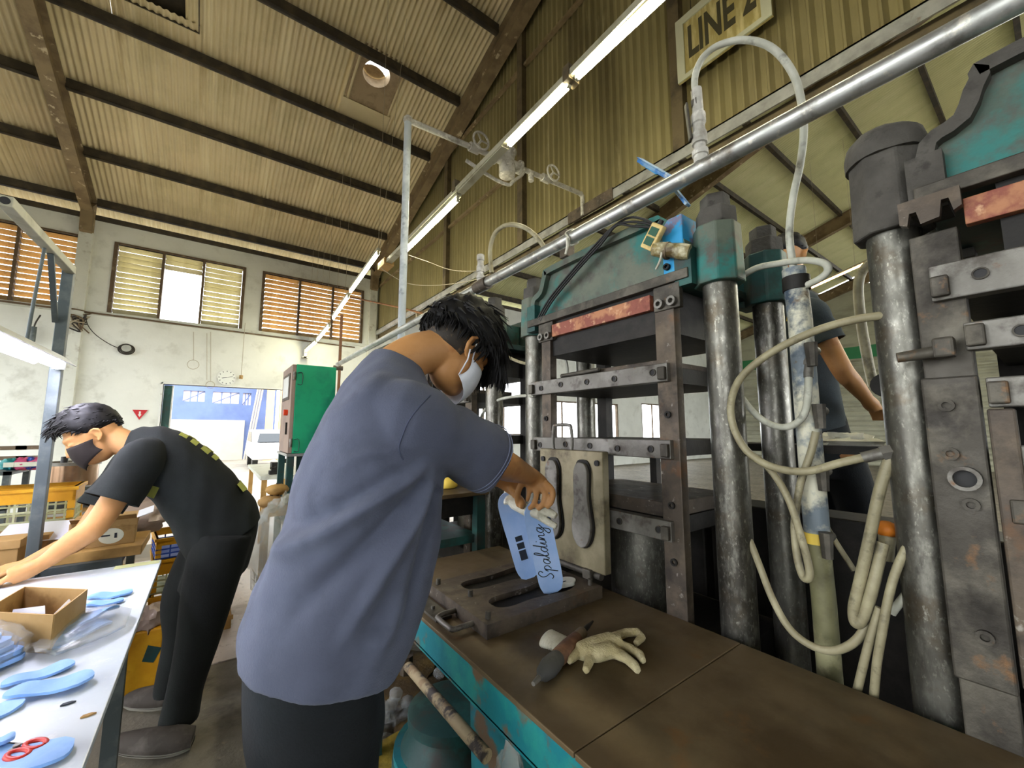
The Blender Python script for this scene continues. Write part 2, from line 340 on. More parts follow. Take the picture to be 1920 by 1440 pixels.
# purlins between the rafters (each a channel) and the tapered rafters
RAF = [-8.0, -2.2, 3.34, 9.5, 15.5, 21.5]
pur = {}
for j in range(11):
    y = 11 - PS * j
    for a, c in zip(RAF, RAF[1:]):
        L_ = round(c - a - .16, 2)
        if L_ not in pur:
            pur[L_] = MB().box((0, -.03, -.10), (L_, .03, .05)).box((0, -.03, -.10), (L_, .055, -.085)).mesh('purlin')
        o = obj('purlin', pur[L_], 'purlin', ceil); o.location = (a + .08, y, roof_z(y))
for x in RAF[1:]:
    b = MB(); ya, yb = 11.0, RIDGE; d0, d1 = .30, .44
    for s_ in (0,):
        za, zb = roof_z(ya) - .03, roof_z(yb) - .03
        b.prism([(ya, za), (yb, zb), (yb, zb - d1), (ya - .2, za - d0)], (x - .012, 0, 0), (0, 1, 0), (0, 0, 1), (.024, 0, 0))
        for top in (0, 1):
            z0, z1 = (za, zb) if top else (za - d0, zb - d1)
            b.prism([(ya - (0 if top else .2), z0), (yb, z1), (yb, z1 - .018), (ya - (0 if top else .2), z0 - .018)], (x - .085, 0, 0), (0, 1, 0), (0, 0, 1), (.17, 0, 0))
    # curved knee down onto the wall pier
    kn = [(10.99, roof_z(11) - .05), (10.72, roof_z(10.8) - .30), (10.76, 5.55), (10.80, 5.25), (10.99, 5.20)]
    b.prism(kn, (x - .085, 0, 0), (0, 1, 0), (0, 0, 1), (.17, 0, 0))
    b.build('rafter', 'rafter', ceil)

# far wall with its louvre openings and the doorway
WTOP = 5.56; WY = 11.0
WIN = [(-4.6, -2.28), (-1.77, .37), (.78, 3.06)]
ZB, ZT = 3.74, 5.16
DOOR = (-.86, 1.62, 0.0, 2.39)
holes = [(a, c, ZB, ZT) for a, c in WIN] + [DOOR, (5.4, 8.6, 1.25, 3.6), (9.4, 13.6, 1.1, 2.5), (15.2, 18.5, 1.0, 2.6)]
b = MB()
for a, c, z0, z1 in wall_cells(-9, XMAX, 0, WTOP, holes): b.box((a, WY, z0), (c, WY + .18, z1))
wf = b.build('wall_far', 'plaster'); tag(wf, kind='structure')
MB().box((-9, WY - .03, WTOP), (XMAX, WY + .2, WTOP + .10)).build('wall_plate', 'purlin', wf)
for x in (-2.2, 3.34, 9.5):
    MB().box((x - .10, WY - .12, 0), (x + .10, WY + .01, 5.25)).build('pier', 'plaster_trim', wf, bevel=.008)
MB().box((-9, WY - .05, 3.66), (3.4, WY + .02, 3.735)).build('sill_ledge', 'plaster_trim', wf)
MB().cyl((-9, WY - .08, 3.80), (2.9, WY - .08, 3.60), .018).build('wall_conduit', 'frame_brown', wf, smooth=60)
for k in range(6):
    p = at(18 + 43 * (k % 2), 840 + 19 * (k // 2) - 1 * (k % 2), Y=WY - .004)
    MB().box((p.x - .2, WY - .006, p.z - .035), (p.x + .2, WY + .0, p.z + .035)).build('vent_slot', 'frame_brown', wf)
# louvre windows
for wi, (a, c) in enumerate(WIN):
    w = thing('window_%d' % (wi + 1), None, None, (a, WY, ZB), kind='structure')
    cols = {0: [-4.6, -3.83, -3.06, -2.28], 1: [-1.77, -1.045, -.366, .37], 2: [.78, 1.546, 2.32, 3.06]}[wi]
    f = MB()
    f.box((a - .04, WY - .02, ZB - .05), (c + .04, WY + .10, ZB)); f.box((a - .04, WY - .02, ZT), (c + .04, WY + .10, ZT + .04))
    f.box((a - .04, WY - .02, ZB), (a + .02, WY + .10, ZT)); f.box((c - .02, WY - .02, ZB), (c + .04, WY + .10, ZT))
    shift(f.build('window_frame', 'frame_brown'), w)
    for m_ in cols[1:-1]: shift(MB().box((m_ - .022, WY - .02, ZB), (m_ + .022, WY + .10, ZT)).build('mullion', 'frame_brown'), w)
    for q in range(3):
        x0, x1 = cols[q] + .025, cols[q + 1] - .025; sm = {}
        ns = 13; st = (ZT - ZB) / ns
        for i in range(ns):
            if wi == 1 and q == 1 and i < ns - 3: continue
            z = ZB + (i + .5) * st; tilt = -R(30 if wi != 1 else 34) + R(random.uniform(-2.5, 2.5))
            dy, dz = math.cos(tilt) * .062, math.sin(tilt) * .062
            me = MB().bar((x0, 0, random.uniform(-.004, .004)), (x1, 0, random.uniform(-.004, .004)), .010, .124, hint=V((0, dy, dz))).mesh('slat')
            o = obj('slat', me, 'slat_dusty' if wi == 1 else 'slat', None); o.location = (0, WY + .05, z); shift(o, w)
# doorway: frame, teal sliding leaf
d = thing('door_1', None, None, (DOOR[0], WY, 0), kind='structure')
f = MB(); f.box((DOOR[0] - .03, WY - .03, 0), (DOOR[0], WY + .20, 2.42)); f.box((DOOR[0] - .03, WY - .03, 2.39), (DOOR[1] + .03, WY + .20, 2.42)); f.box((DOOR[1], WY - .03, 0), (DOOR[1] + .03, WY + .20, 2.42))
shift(f.build('door_frame', 'paint_white'), d)
shift(MB().box((DOOR[0] + .01, WY + .08, .02), (DOOR[0] + .14, WY + .16, 2.37)).build('door_leaf', 'teal_dark'), d)
shift(MB().box((DOOR[0] + .14, WY + .09, .02), (DOOR[0] + .165, WY + .15, 2.37)).build('door_edge', 'paint_white'), d)
# windows of the further bay
for wi, (a, c, z0, z1) in enumerate([h for h in holes if h[0] > 5]):
    w = thing('window_%d' % (wi + 4), None, None, (a, WY, z0), kind='structure')
    f = MB(); f.box((a, WY, z0), (c, WY + .1, z0 + .05)); f.box((a, WY, z1 - .05), (c, WY + .1, z1)); f.box((a, WY, z0), (a + .05, WY + .1, z1)); f.box((c - .05, WY, z0), (c, WY + .1, z1))
    shift(f.build('window_frame', 'frame_brown'), w)
    for k in range(1, 4): x = a + (c - a) * k / 4; shift(MB().box((x - .02, WY + .02, z0), (x + .02, WY + .08, z1)).build('mullion', 'frame_brown'), w)

# corrugated partition over the press line
PX = 3.54; PB = 4.10
wp = thing('wall_right', None, None, (PX, 0, PB), kind='structure')
y = WY
while y > -6:
    y1 = y - .9; n = 9 * 7; vs = []; 
    for j in (0, 1):
        for i in range(n + 1):
            yy = y - .9 * i / n; ph = (i / 7) % 1
            h = .034 if ph < .2 else (.034 * (1 - (ph - .2) / .15) if ph < .35 else (0 if ph < .85 else .034 * (ph - .85) / .15))
            vs.append((PX - h, yy, PB if j == 0 else max(roof_z(max(yy, RIDGE)) + .06, 5)))
    o = MB().add(vs, [(i, i + 1, n + 2 + i, n + 1 + i) for i in range(n)]).build('wall_sheet', 'partition_sheet', smooth=35); shift(o, wp)
    y = y1
for yy in (9.2, 6.85, 4.45, 1.95, -.6): shift(MB().box((PX - .12, yy - .06, PB), (PX - .03, yy + .06, roof_z(yy) - .2)).build('post', 'girt'), wp)
for z, y0_, y1_ in ((5.35, 4.5, 10.9), (6.95, RIDGE, 7.0)): shift(MB().box((PX - .085, y0_, z), (PX - .03, y1_, z + .045)).build('girt', 'rafter'), wp)
g = MB(); g.box((PX - .12, -6, PB - .10), (PX - .105, WY, PB + .02)); g.box((PX - .12, -6, PB + .005), (PX + .02, WY, PB + .02)); shift(g.build('edge_angle', 'galvanised'), wp)
shift(MB().box((PX - .02, -6, PB - .22), (PX + .08, WY, PB - .06)).build('tie_beam', 'girt'), wp)
shift(MB().box((PX - .13, 2.75, PB - .11), (PX - .10, 3.45, PB + .03)).build('splice_plate', 'iron_brown'), wp)
shift(MB().box((PX - .10, 2.0, PB - .30), (PX - .06, 6.2, PB - .24)).build('conduit_rail', 'rafter'), wp)

# walls behind the photographer and on the open left side
wn = MB().box((XMIN, -14.2, 0), (3.5, -14, 6.2)).build('wall_near', 'plaster'); tag(wn, kind='structure')
b = MB()
for a, c, z0, z1 in wall_cells(-14, WY, 0, 9.6, [(-5, -1, 0, 3.9), (.6, 3.8, 0, 4.2), (4.6, 10.2, 0, 3.6)]): b.box((-5.5, a, z0), (-5.3, c, min(z1, 9.6)))
wl_ = b.build('wall_left', 'plaster'); tag(wl_, kind='structure')

# end wall of the further bay: light ribbed sheet with a green band above
we = thing('wall_end', None, None, (XMAX, 0, 0), kind='structure')
nz = 22; vs = []
for j in (0, 1):
    for i in range(nz * 6 + 1):
        z = i * 4.4 / (nz * 6); vs.append((XMAX - .03 * math.sin(2 * math.pi * i / 6), -12 if j == 0 else WY, z))
m_ = nz * 6
shift(MB().add(vs, [(i, i + 1, m_ + 2 + i, m_ + 1 + i) for i in range(m_)]).build('wall_sheet', 'metal_sheet', smooth=60), we)
shift(MB().box((XMAX - .05, -12, 4.4), (XMAX, WY, 4.9)).build('green_band', 'green_band'), we)
shift(MB().box((XMAX, -12, 4.9), (XMAX + .05, WY, 7.5)).build('upper_wall', 'metal_sheet'), we)
# ================================================================== beyond the doorway
bl = thing('factory_building', 'blue shaded factory building seen through the open doorway', 'building', (-3, 24, 0))
BX0, BX1, BY, BH = -9.0, 2.6, 24.0, 5.2
hl = [(-1.15, -.35, 2.75, 3.25), (-.05, 1.0, 2.7, 3.25), (1.15, 1.5, 2.65, 3.25), (-3, -1.6, 2.75, 3.25)]
b = MB()
for a, c, z0, z1 in wall_cells(BX0, BX1, 0, BH, hl): b.box((a, BY, z0), (c, BY + .3, z1))
shift(b.build('facade', 'outside_blue'), bl)
for a, c, z0, z1 in hl:
    shift(MB().box((a, BY + .12, z0), (c, BY + .16, z1)).build('pane', 'outside_glass'), bl)
    for k in (1, 2): x = a + (c - a) * k / 3; shift(MB().box((x - .02, BY + .05, z0), (x + .02, BY + .12, z1)).build('mullion', 'outside_blue'), bl)
    shift(MB().bar((a, BY + .09, z0), (c, BY + .09, z1), .03, .03).build('brace', 'outside_blue'), bl)
shift(MB().box((BX0, BY - .12, 0), (1.3, BY, 1.9)).build('lower_cladding', 'outside_pale'), bl)
shift(MB().box((2.05, BY - 1.6, 0), (2.35, BY - 1.3, 5.2)).build('downpipe_pier', 'outside_ochre'), bl)
shift(MB().box((2.6, BY - 1.6, 0), (2.72, BY - 1.3, 5.2)).build('downpipe_pier', 'outside_ochre'), bl)
for k in range(3): shift(MB().cyl((1.35 + .1 * k, BY - .5, 0), (1.9 + .1 * k, BY - .5, 5.0), .04).build('pipe_run', 'outside_pale', smooth=60), bl)
cr = thing('parked_car', 'small white car parked outside the doorway', 'car', (2.0, 19.0, 0))
prof = [(-1.6, .35), (-1.62, .75), (-1.2, .95), (-.75, 1.42), (.75, 1.45), (1.25, .98), (1.75, .85), (1.8, .38)]
MB().prism(prof, (-.75, 0, 0), (0, 1, 0), (0, 0, 1), (1.5, 0, 0)).build('body', 'car_white', cr, bevel=.05)
MB().prism([(-1.05, .98), (-.7, 1.36), (.7, 1.38), (1.1, 1.0)], (-.77, 0, 0), (0, 1, 0), (0, 0, 1), (1.54, 0, 0)).build('side_glass', 'glass_dark', cr)
MB().prism([(-.6, 0), (.6, 0), (.52, .42), (-.52, .42)], (0, -1.22, .97), (1, 0, 0), (0, .7, .75), (0, -.02, .02)).build('windscreen', 'glass_dark', cr)
for sx in (-1, 1):
    for sy in (-1.05, 1.15): MB().cyl((sx * .72, sy, .32), (sx * .55, sy, .32), .32, n=20).build('wheel', 'rubber', cr, smooth=40)
# ================================================================== the press line
FX, BXc = 1.33, 1.70                       # front and rear column rows
def hexnut(b, c, r, z0, z1, rot=.2): b.cyl((c[0], c[1], z0), (c[0], c[1], z1), r, r * .97, n=6, rot=rot)
def add_press(yc, label, platens, rails, seed, mold_block=True, dusty=False, low=True):
    rnd = random.Random(seed)
    p = thing('hydraulic_press', label, 'press', (1.5, yc, 0), group='moulding presses along the bench')
    def part(b, name, m, parent=p, **k):
        o = b.build(name, m, parent, **k)
        if parent is p: o.matrix_parent_inverse = Matrix.Translation((-1.5, 0, 0))
        return o
    # columns with their nuts
    for x in (FX, BXc):
        for s in (-1, 1):
            y = s * .48
            part(MB().cyl((x, y, 0), (x, y, 2.1), .052, n=32), 'column', 'column_steel', smooth=60)
            dm = 'dust' if dusty and s > 0 else 'teal_paint'
            part(MB().cyl((x, y, 1.925), (x, y, 2.125), .078, .074, n=8, rot=.39), 'boss', 'dust' if dusty and s > 0 else ('teal_paint' if x == FX else 'teal_dark'), bevel=.006)
            if dusty and s > 0:
                part(MB().loft([[V((x + (r + .005 * noise.noise(V((i * .7, zz * 30, r * 9)))) * math.cos(2 * math.pi * i / 22), y + r * math.sin(2 * math.pi * i / 22), zz + .004 * noise.noise(V((i * .5, r * 20, 3))))) for i in range(22)] for zz, r in ((2.12, .079), (2.15, .080), (2.175, .074), (2.19, .058), (2.197, .03))]), 'column_nut', 'dust', smooth=60)
                continue
            b = MB(); hexnut(b, (x, y), .066, 2.125, 2.185); part(b, 'column_nut', 'dust', bevel=.005)
            b = MB(); hexnut(b, (x, y), .048, 2.185, 2.235, .5); part(b, 'lock_nut', 'dust', bevel=.004)
    # crown: bottom plate, two arched webs with rims, cross ribs
    cr = part(MB().box((1.25, -.42, 1.955), (1.78, .42, 1.99)), 'crown_plate', 'teal_dark', bevel=.004)
    arch = [(-.415, 1.985), (-.40, 2.09), (-.345, 2.12), (-.315, 2.19), (-.26, 2.215), (.26, 2.215), (.315, 2.19), (.345, 2.12), (.40, 2.09), (.415, 1.985)]
    for x in (1.275, 1.735):
        part(MB().prism(arch, (x, 0, 0), (0, 1, 0), (0, 0, 1), (.03, 0, 0)), 'crown_web', 'teal_paint')
    band = []; A_ = spline([(a, z, 0) for a, z in arch], 3)
    for i, q in enumerate(A_):
        d = (A_[min(i + 1, len(A_) - 1)] - A_[max(i - 1, 0)]).normalized(); nn = V((-d.y, d.x, 0)); o_, i_ = q + nn * .010, q - nn * .020
        band.append([V((1.248, i_.x, i_.y)), V((1.248, o_.x, o_.y)), V((1.335, o_.x, o_.y)), V((1.335, i_.x, i_.y))])
    part(MB().loft(band), 'crown_rim', 'dust' if dusty else 'teal_paint', smooth=35)
    part(MB().box((1.232, -.425, 1.952), (1.262, .425, 1.987)), 'crown_lip', 'iron', bevel=.003)
    for x in (1.27, 1.70):
        for s in (-1, 1): part(MB().box((x - .03, s * .405 - .03, 1.93), (x + .06, s * .405 + .03, 2.06)), 'boss_web', 'dust' if dusty else 'teal_dark')
    for yy in (-.2, .17): part(MB().box((1.30, yy, 1.99), (1.74, yy + .03, 2.18)), 'crown_rib', 'teal_dark')
    # fixed head block with the red worn plate and bracket bolts
    part(MB().box((1.262, -.33, 1.79), (1.77, .31, 1.955)), 'head_block', 'iron_dark')
    part(MB().box((1.238, -.275, 1.875), (1.262, .355 if dusty else .255, 1.932)), 'heat_plate', 'red_plate', bevel=.002)
    for y in ((-.345,) if dusty else (-.345, .29)):
        br = part(MB().box((1.238, y - .045, 1.862), (1.262, y + .055, 1.95)), 'bracket', 'iron', bevel=.003)
        for k in (-.02, .028): b = MB(); b.ring((1.222, y + k, 1.885), (1.242, y + k, 1.885), .017, .009, n=12); b.build('bolt', 'iron_light', br, smooth=40)
    # guide rails
    for ry, w, z0, m in rails:
        part(MB().box((1.245, ry - w / 2, z0), (1.285, ry + w / 2, 1.88)), 'guide_rail', m, bevel=.003)
        for zz in (1.02, 1.2, 1.5):
            if zz > z0: part(MB().ring((1.238, ry, zz), (1.247, ry, zz), .012, .006, n=12), 'bolt', 'iron_dark', smooth=40)
    for s in (-1, 1): part(MB().box((1.66, s * .33 - .03, .6), (1.71, s * .33 + .03, 1.9)), 'rear_rail', 'iron_dark')
    # platens: slab, lighter front bar drilled for the heaters
    for z0, z1, y0, y1 in platens:
        pl = part(MB().box((1.262, y0 + .03, z0 + .004), (1.76, y1 - .03, z1 - .004)), 'platen', 'iron_dark')
        fb = part(MB().box((1.225, y0, z0), (1.262, y1, z1)), 'platen_bar', 'iron_light', bevel=.003)
        nb = 5
        for k in range(nb):
            yy = y0 + (y1 - y0) * (.09 + .82 * k / (nb - 1)) + rnd.uniform(-.015, .015)
            zz = (z0 + z1) / 2 + rnd.uniform(-.004, .004)
            MB().ring((1.2205, yy, zz), (1.226, yy, zz), .0125, .0095, n=14).build('bore_rim', 'iron', fb, smooth=40)
            MB().cyl((1.2235, yy, zz), (1.2255, yy, zz), .0095, n=14).build('bore', 'rubber', fb)
        for yy in (y0 + .015, y1 - .015):
            MB().box((1.208, yy - .014, z0 + .006), (1.226, yy + .014, z0 + .05)).build('lug', 'iron', fb, bevel=.004)
    if mold_block:
        part(MB().box((1.27, -.29, platens[0][1]), (1.60, .22, platens[0][1] + .022)), 'mould_block', 'iron_brown', bevel=.003)
        part(MB().tube([(1.25, .20, platens[0][1] + .012), (1.25, -.02, platens[0][1] + .016)], .009), 'mould_bar', 'iron', smooth=60)
        z = platens[-1][1]
        part(MB().box((1.275, -.30, z), (1.70, .26, z + .05)), 'mould_block', 'iron_brown', bevel=.003)
    # ram, base
    zl = platens[-1][0]
    part(MB().cyl((1.515, 0, .35), (1.515, 0, zl), .13, n=28), 'ram', 'column_steel', smooth=50)
    part(MB().cyl((1.515, 0, 0), (1.515, 0, .62), .21, n=28), 'cylinder', 'teal_dark', smooth=50)
    part(MB().box((1.25, -.54, 0), (1.80, .54, .30)), 'base', 'teal_dark', bevel=.01)
    part(MB().box((1.27, -.43, .62), (1.76, .43, .74)), 'lower_table', 'iron_dark', bevel=.006)
    return p
add_press(1.12, 'teal hydraulic press with hinged mould, right beside the bent man in blue', [(1.612, 1.676, -.34, .39), (1.352, 1.415, -.34, .375), (1.085, 1.15, -.33, .33)], [(-.325, .075, .72, 'iron_brown'), (.30, .062, .72, 'iron_brown')], 1)
add_press(-.27, 'dusty teal hydraulic press cut off by the right picture edge', [(1.722, 1.80, -.42, .415), (1.61, 1.667, -.42, .375), (1.493, 1.552, -.42, .355), (1.27, 1.42, -.42, .345)], [(.405, .075, .83, 'iron'), (-.405, .075, .83, 'iron')], 2, mold_block=False, dusty=True)
add_press(2.46, 'hydraulic press standing just behind the bent man\'s head', [(1.612, 1.676, -.36, .39), (1.352, 1.415, -.36, .375), (1.085, 1.15, -.33, .33)], [(-.325, .075, .72, 'iron_brown'), (.30, .062, .72, 'iron_brown')], 3)
add_press(3.80, 'furthest hydraulic press of the line, mostly hidden behind the nearer ones', [(1.612, 1.676, -.36, .39), (1.352, 1.415, -.36, .375), (1.085, 1.15, -.33, .33)], [(-.325, .075, .72, 'iron_brown'), (.30, .062, .72, 'iron_brown')], 4)
# extra face plates of the near press
np_ = [o for o in bpy.data.objects if o.name.startswith('hydraulic_press')][1]
def npart(b, name, m, parent=None, **k):
    o = b.build(name, m, parent, **k)
    if not parent: shift(o, np_)
    return o
sp = npart(MB().box((1.236, .095, .955), (1.262, .178, 1.56)), 'side_plate', 'iron', bevel=.004)
sl = npart(MB().box((1.215, .052, .98), (1.236, .088, 1.49)), 'slide_bar', 'iron_brown', bevel=.004)
npart(MB().ring((1.215, .128, 1.352), (1.24, .128, 1.352), .024, .017, n=20), 'pipe_port', 'iron_light', sp, smooth=40)
npart(MB().cyl((1.232, .128, 1.352), (1.2365, .128, 1.352), .018, n=20), 'port_hole', 'rubber', sp)
for yy, zz in ((.143, 1.50), (.125, 1.30), (.128, 1.05), (.145, 1.40)):
    npart(MB().ring((1.228, yy, zz), (1.238, yy, zz), .013, .007, n=14), 'bolt', 'iron', sp, smooth=40)
npart(MB().tube([(1.20, .205, 1.606), (1.215, .15, 1.612)], [.011, .013]), 'locking_pin', 'iron', smooth=60)
npart(MB().box((1.20, .118, 1.598), (1.23, .15, 1.64)), 'pin_block', 'iron', bevel=.005)
# "C" hook of the crown lug, hanging bracket with key slots
hk = [(.18, 1.94), (.18, 1.905), (.168, 1.898), (.163, 1.925), (.152, 1.925), (.147, 1.895), (.118, 1.90), (.113, 1.935), (.102, 1.935), (.097, 1.905), (.085, 1.912), (.085, 1.955), (.18, 1.955)]
npart(MB().prism(hk, (1.215, 0, 0), (0, 1, 0), (0, 0, 1), (.02, 0, 0)), 'hook_bracket', 'iron_brown')
# blue overpaint on the middle press crown
mp = [o for o in bpy.data.objects if o.name.startswith('hydraulic_press')][0]
o = MB().prism([(.712, 1.99), (.79, 1.99), (.79, 2.16), (.765, 2.185), (.712, 2.185)], (1.244, 0, 0), (0, 1, 0), (0, 0, 1), (.10, 0, 0)).build('repair_plate', 'blue_paint', bevel=.004); shift(o, mp)
o = MB().ring((1.232, .772, 2.012), (1.246, .772, 2.012), .012, .006, n=12).build('bolt', 'iron_dark', smooth=40); shift(o, mp)

# long work bench
bn = thing('press_bench', 'long brown steel bench with worn teal edge in front of the presses', 'bench', (.9, .4, 0))
def bpart(b, name, m, **k): return shift(b.build(name, m, **k), bn)
bpart(MB().box((.585, .600, .838), (1.245, 1.80, .85)), 'top_plate', 'bench_top', bevel=.002)
bpart(MB().box((.585, -1.2, .838), (1.245, .597, .85)), 'top_plate', 'bench_top', bevel=.002)
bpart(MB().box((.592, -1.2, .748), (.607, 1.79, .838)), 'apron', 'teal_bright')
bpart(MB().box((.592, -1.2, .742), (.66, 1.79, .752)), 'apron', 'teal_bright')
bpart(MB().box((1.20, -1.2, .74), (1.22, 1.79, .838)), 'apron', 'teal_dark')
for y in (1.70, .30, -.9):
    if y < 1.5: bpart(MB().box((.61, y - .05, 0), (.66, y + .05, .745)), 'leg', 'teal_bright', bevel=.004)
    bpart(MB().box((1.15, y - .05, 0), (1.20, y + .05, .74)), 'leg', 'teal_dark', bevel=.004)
bpart(MB().prism([(.85, .75), (1.18, .75), (1.16, .42), (1.02, .28), (.86, .32)], (.70, 0, 0), (0, 1, 0), (0, 0, 1), (.03, 0, 0)), 'gusset', 'teal_bright', bevel=.006)
bpart(MB().box((.73, .6, .12), (1.12, 1.42, .16)), 'shelf', 'iron_dark')

# raised table of the press behind the man
tb = thing('press_table', 'small dark steel table in front of the press behind the man', 'table', (1.0, 2.3, 0))
shift(MB().box((.62, 1.86, 1.105), (1.22, 3.0, 1.125)).build('top_plate', 'bench_top', bevel=.002), tb)
for y in (1.9, 2.95):
    for x in (.66, 1.18): shift(MB().box((x - .025, y - .025, 0), (x + .025, y + .025, 1.105)).build('leg', 'teal_dark'), tb)
shift(MB().box((.66, 1.9, .86), (1.18, 2.95, .90)).build('shelf', 'teal_dark'), tb)
shift(MB().box((.66, 1.92, 1.0), (1.18, 1.94, 1.105)).build('apron', 'iron_dark'), tb)
yb = thing('yellow_cup', 'small yellow rounded pot on the dark table behind the blue sleeve', 'pot', at(838, 915, Z=1.125))
rings = []
for z, r in ((0, .045), (.008, .058), (.035, .062), (.06, .05), (.066, .044), (.06, .040), (.02, .044)):
    rings.append([V((r * math.cos(2 * math.pi * i / 20), r * math.sin(2 * math.pi * i / 20), z)) for i in range(20)])
MB().loft(rings).build('bowl', 'yellow', yb, smooth=50)
MB().ring((0, 0, .058), (0, 0, .066), .052, .044, n=20).build('rim', 'yellow', yb, smooth=40)

# hinged insole mould on the bench
def insole(L=.26, w=1.0, n=40, inset=0.0):
    """foot-shaped outline, heel at 0, toe at L, centred on b = 0"""
    key = [(0, 0), (.004, .018), (.03, .030), (.08, .031), (.13, .030), (.17, .037), (.205, .041), (.235, .034), (.255, .017), (.26, 0)]
    key2 = [(.26, 0), (.252, -.016), (.23, -.030), (.195, -.037), (.15, -.031), (.10, -.025), (.06, -.027), (.025, -.027), (.004, -.016), (0, 0)]
    pts = spline([(a, c, 0) for a, c in key], 3)[:-1] + spline([(a, c, 0) for a, c in key2], 3)[:-1]
    k = L / .26
    return [(inset + p.x * (L - 2 * inset) / .26 if inset else p.x * k, (p.y * k * w) * (1 - inset * 14)) for p in pts]
ml = thing('insole_mould', 'open hinged steel mould with two shoe-shaped cavities on the bench', 'mould', (.9, 1.24, .85))
def mpart(b, name, m, parent=None, **k):
    o = b.build(name, m, parent, **k)
    if not parent: shift(o, ml)
    return o
MY0, MY1 = 1.035, 1.43
cav = [[(.76 + a, 1.14 + c) for a, c in insole(.36, 1.15)], [(.76 + a, 1.325 - c) for a, c in insole(.36, 1.15)]]
bm = bmesh.new()
def loop(pts, z): return [bm.verts.new((x, y, z)) for x, y in pts]
zt, zf = .892, .872
outer = loop([(.675, MY0), (1.165, MY0), (1.165, MY1), (.675, MY1)], zt)
eds = [bm.edges.new((outer[i], outer[(i + 1) % 4])) for i in range(4)]
for poly in cav:
    t = loop(poly, zt); n = len(t); eds += [bm.edges.new((t[i], t[(i + 1) % n])) for i in range(n)]
    bt = loop(poly, zf)
    for i in range(n): bm.faces.new((t[i], t[(i + 1) % n], bt[(i + 1) % n], bt[i]))
    bm.faces.new(bt)
bmesh.ops.triangle_fill(bm, use_beauty=True, edges=eds)
lo = loop([(.675, MY0), (1.165, MY0), (1.165, MY1), (.675, MY1)], .851)
for i in range(4): bm.faces.new((outer[i], outer[(i + 1) % 4], lo[(i + 1) % 4], lo[i]))
bm.faces.new(lo); bmesh.ops.recalc_face_normals(bm, faces=bm.faces)
me = bpy.data.meshes.new('lower_plate'); bm.to_mesh(me); bm.free()
lp = shift(obj('lower_plate', me, 'iron_brown'), ml)
for k, poly in enumerate(cav):
    MB().prism([(x, y) for x, y in poly], (0, 0, zf), (1, 0, 0), (0, 1, 0), (0, 0, .002)).build('cavity_floor', 'iron_dark', lp)
for x, y in ((.70, 1.07), (.70, 1.40), (1.14, 1.07), (1.13, 1.40), (.74, 1.24)): MB().cyl((x, y, .89), (x, y, .912), .009, .008, n=12).build('guide_pin', 'iron', lp, smooth=40)
up_ = mpart(MB().box((1.165, 1.02, .93), (1.20, 1.375, 1.368)), 'upper_plate', mat('mould_khaki', '#7d745a', [('#938a70', 6, .55, .1), ('#5a5140', 9, .6, .08), ('#6b4a2c', 5, .66, .06)], rough=.45, metal=.4), bevel=.004)
for k, yc in enumerate((1.115, 1.285)):
    sgn = 1 if k == 0 else -1
    bp = MB().prism([(1.335 - a, yc + sgn * c) for a, c in insole(.33, 1.12)], (1.165, 0, 0), (0, 0, 1), (0, 1, 0), (-.006, 0, 0)).build('recess_edge', 'iron_dark', up_)
    bp = MB().prism([(1.33 - .006 - a, yc + sgn * c) for a, c in insole(.316, 1.03)], (1.16, 0, 0), (0, 0, 1), (0, 1, 0), (-.016, 0, 0)).build('insole_core', 'iron_light', up_, bevel=.004)
for yy in (1.045, 1.35): MB().cyl((1.158, yy, 1.325), (1.166, yy, 1.325), .011, n=14).build('pin_hole', 'rubber', up_)
def handle(pts, r, par): MB().tube(spline(pts, 4), r, n=10).build('handle', 'iron_light', par, smooth=60)
handle([(1.18, 1.30, 1.36), (1.18, 1.305, 1.40), (1.18, 1.30, 1.455), (1.18, 1.285, 1.468), (1.18, 1.21, 1.468), (1.18, 1.195, 1.455), (1.18, 1.19, 1.40), (1.18, 1.195, 1.36)], .007, up_)
handle([(.69, 1.115, .868), (.635, 1.115, .868), (.612, 1.12, .866), (.606, 1.135, .866), (.606, 1.205, .866), (.612, 1.22, .866), (.635, 1.225, .868), (.69, 1.225, .868)], .008, lp)
MB().tube([(1.18, 1.05, .915), (1.18, 1.34, .915)], .013).build('hinge', 'iron', lp, smooth=60)
for yy in (1.08, 1.28): MB().box((1.15, yy, .90), (1.19, yy + .04, .935)).build('hinge_lug', 'iron', lp, bevel=.004)
# base plate under the mould (second thin plate at its left)
sp2 = thing('steel_strip', 'thin steel strip lying on the bench along the left of the mould', 'strip', (.62, 1.5, .85))
MB().box((-.015, -.28, 0), (.04, .28, .008)).build('strip', 'iron', sp2)
for k in (-.2, -.05, .1): MB().cyl((.012, k, .008), (.012, k, .018), .006, n=10).build('stud', 'iron_light', sp2, smooth=40)
# white sole tip lying in the mould
ws = thing('white_sole', 'white foam sole blank lying in the near mould cavity', 'insole', (1.04, 1.145, .875))
MB().prism([(a, c) for a, c in insole(.15, 1.35)], (-.055, 0, .006), (1, 0, 0), (0, 1, 0), (0, 0, .016)).build('foam', 'white_foam', ws, bevel=.003)
MB().box((.02, -.01, .022), (.045, -.004, .0225)).build('size_mark', 'ink', ws)
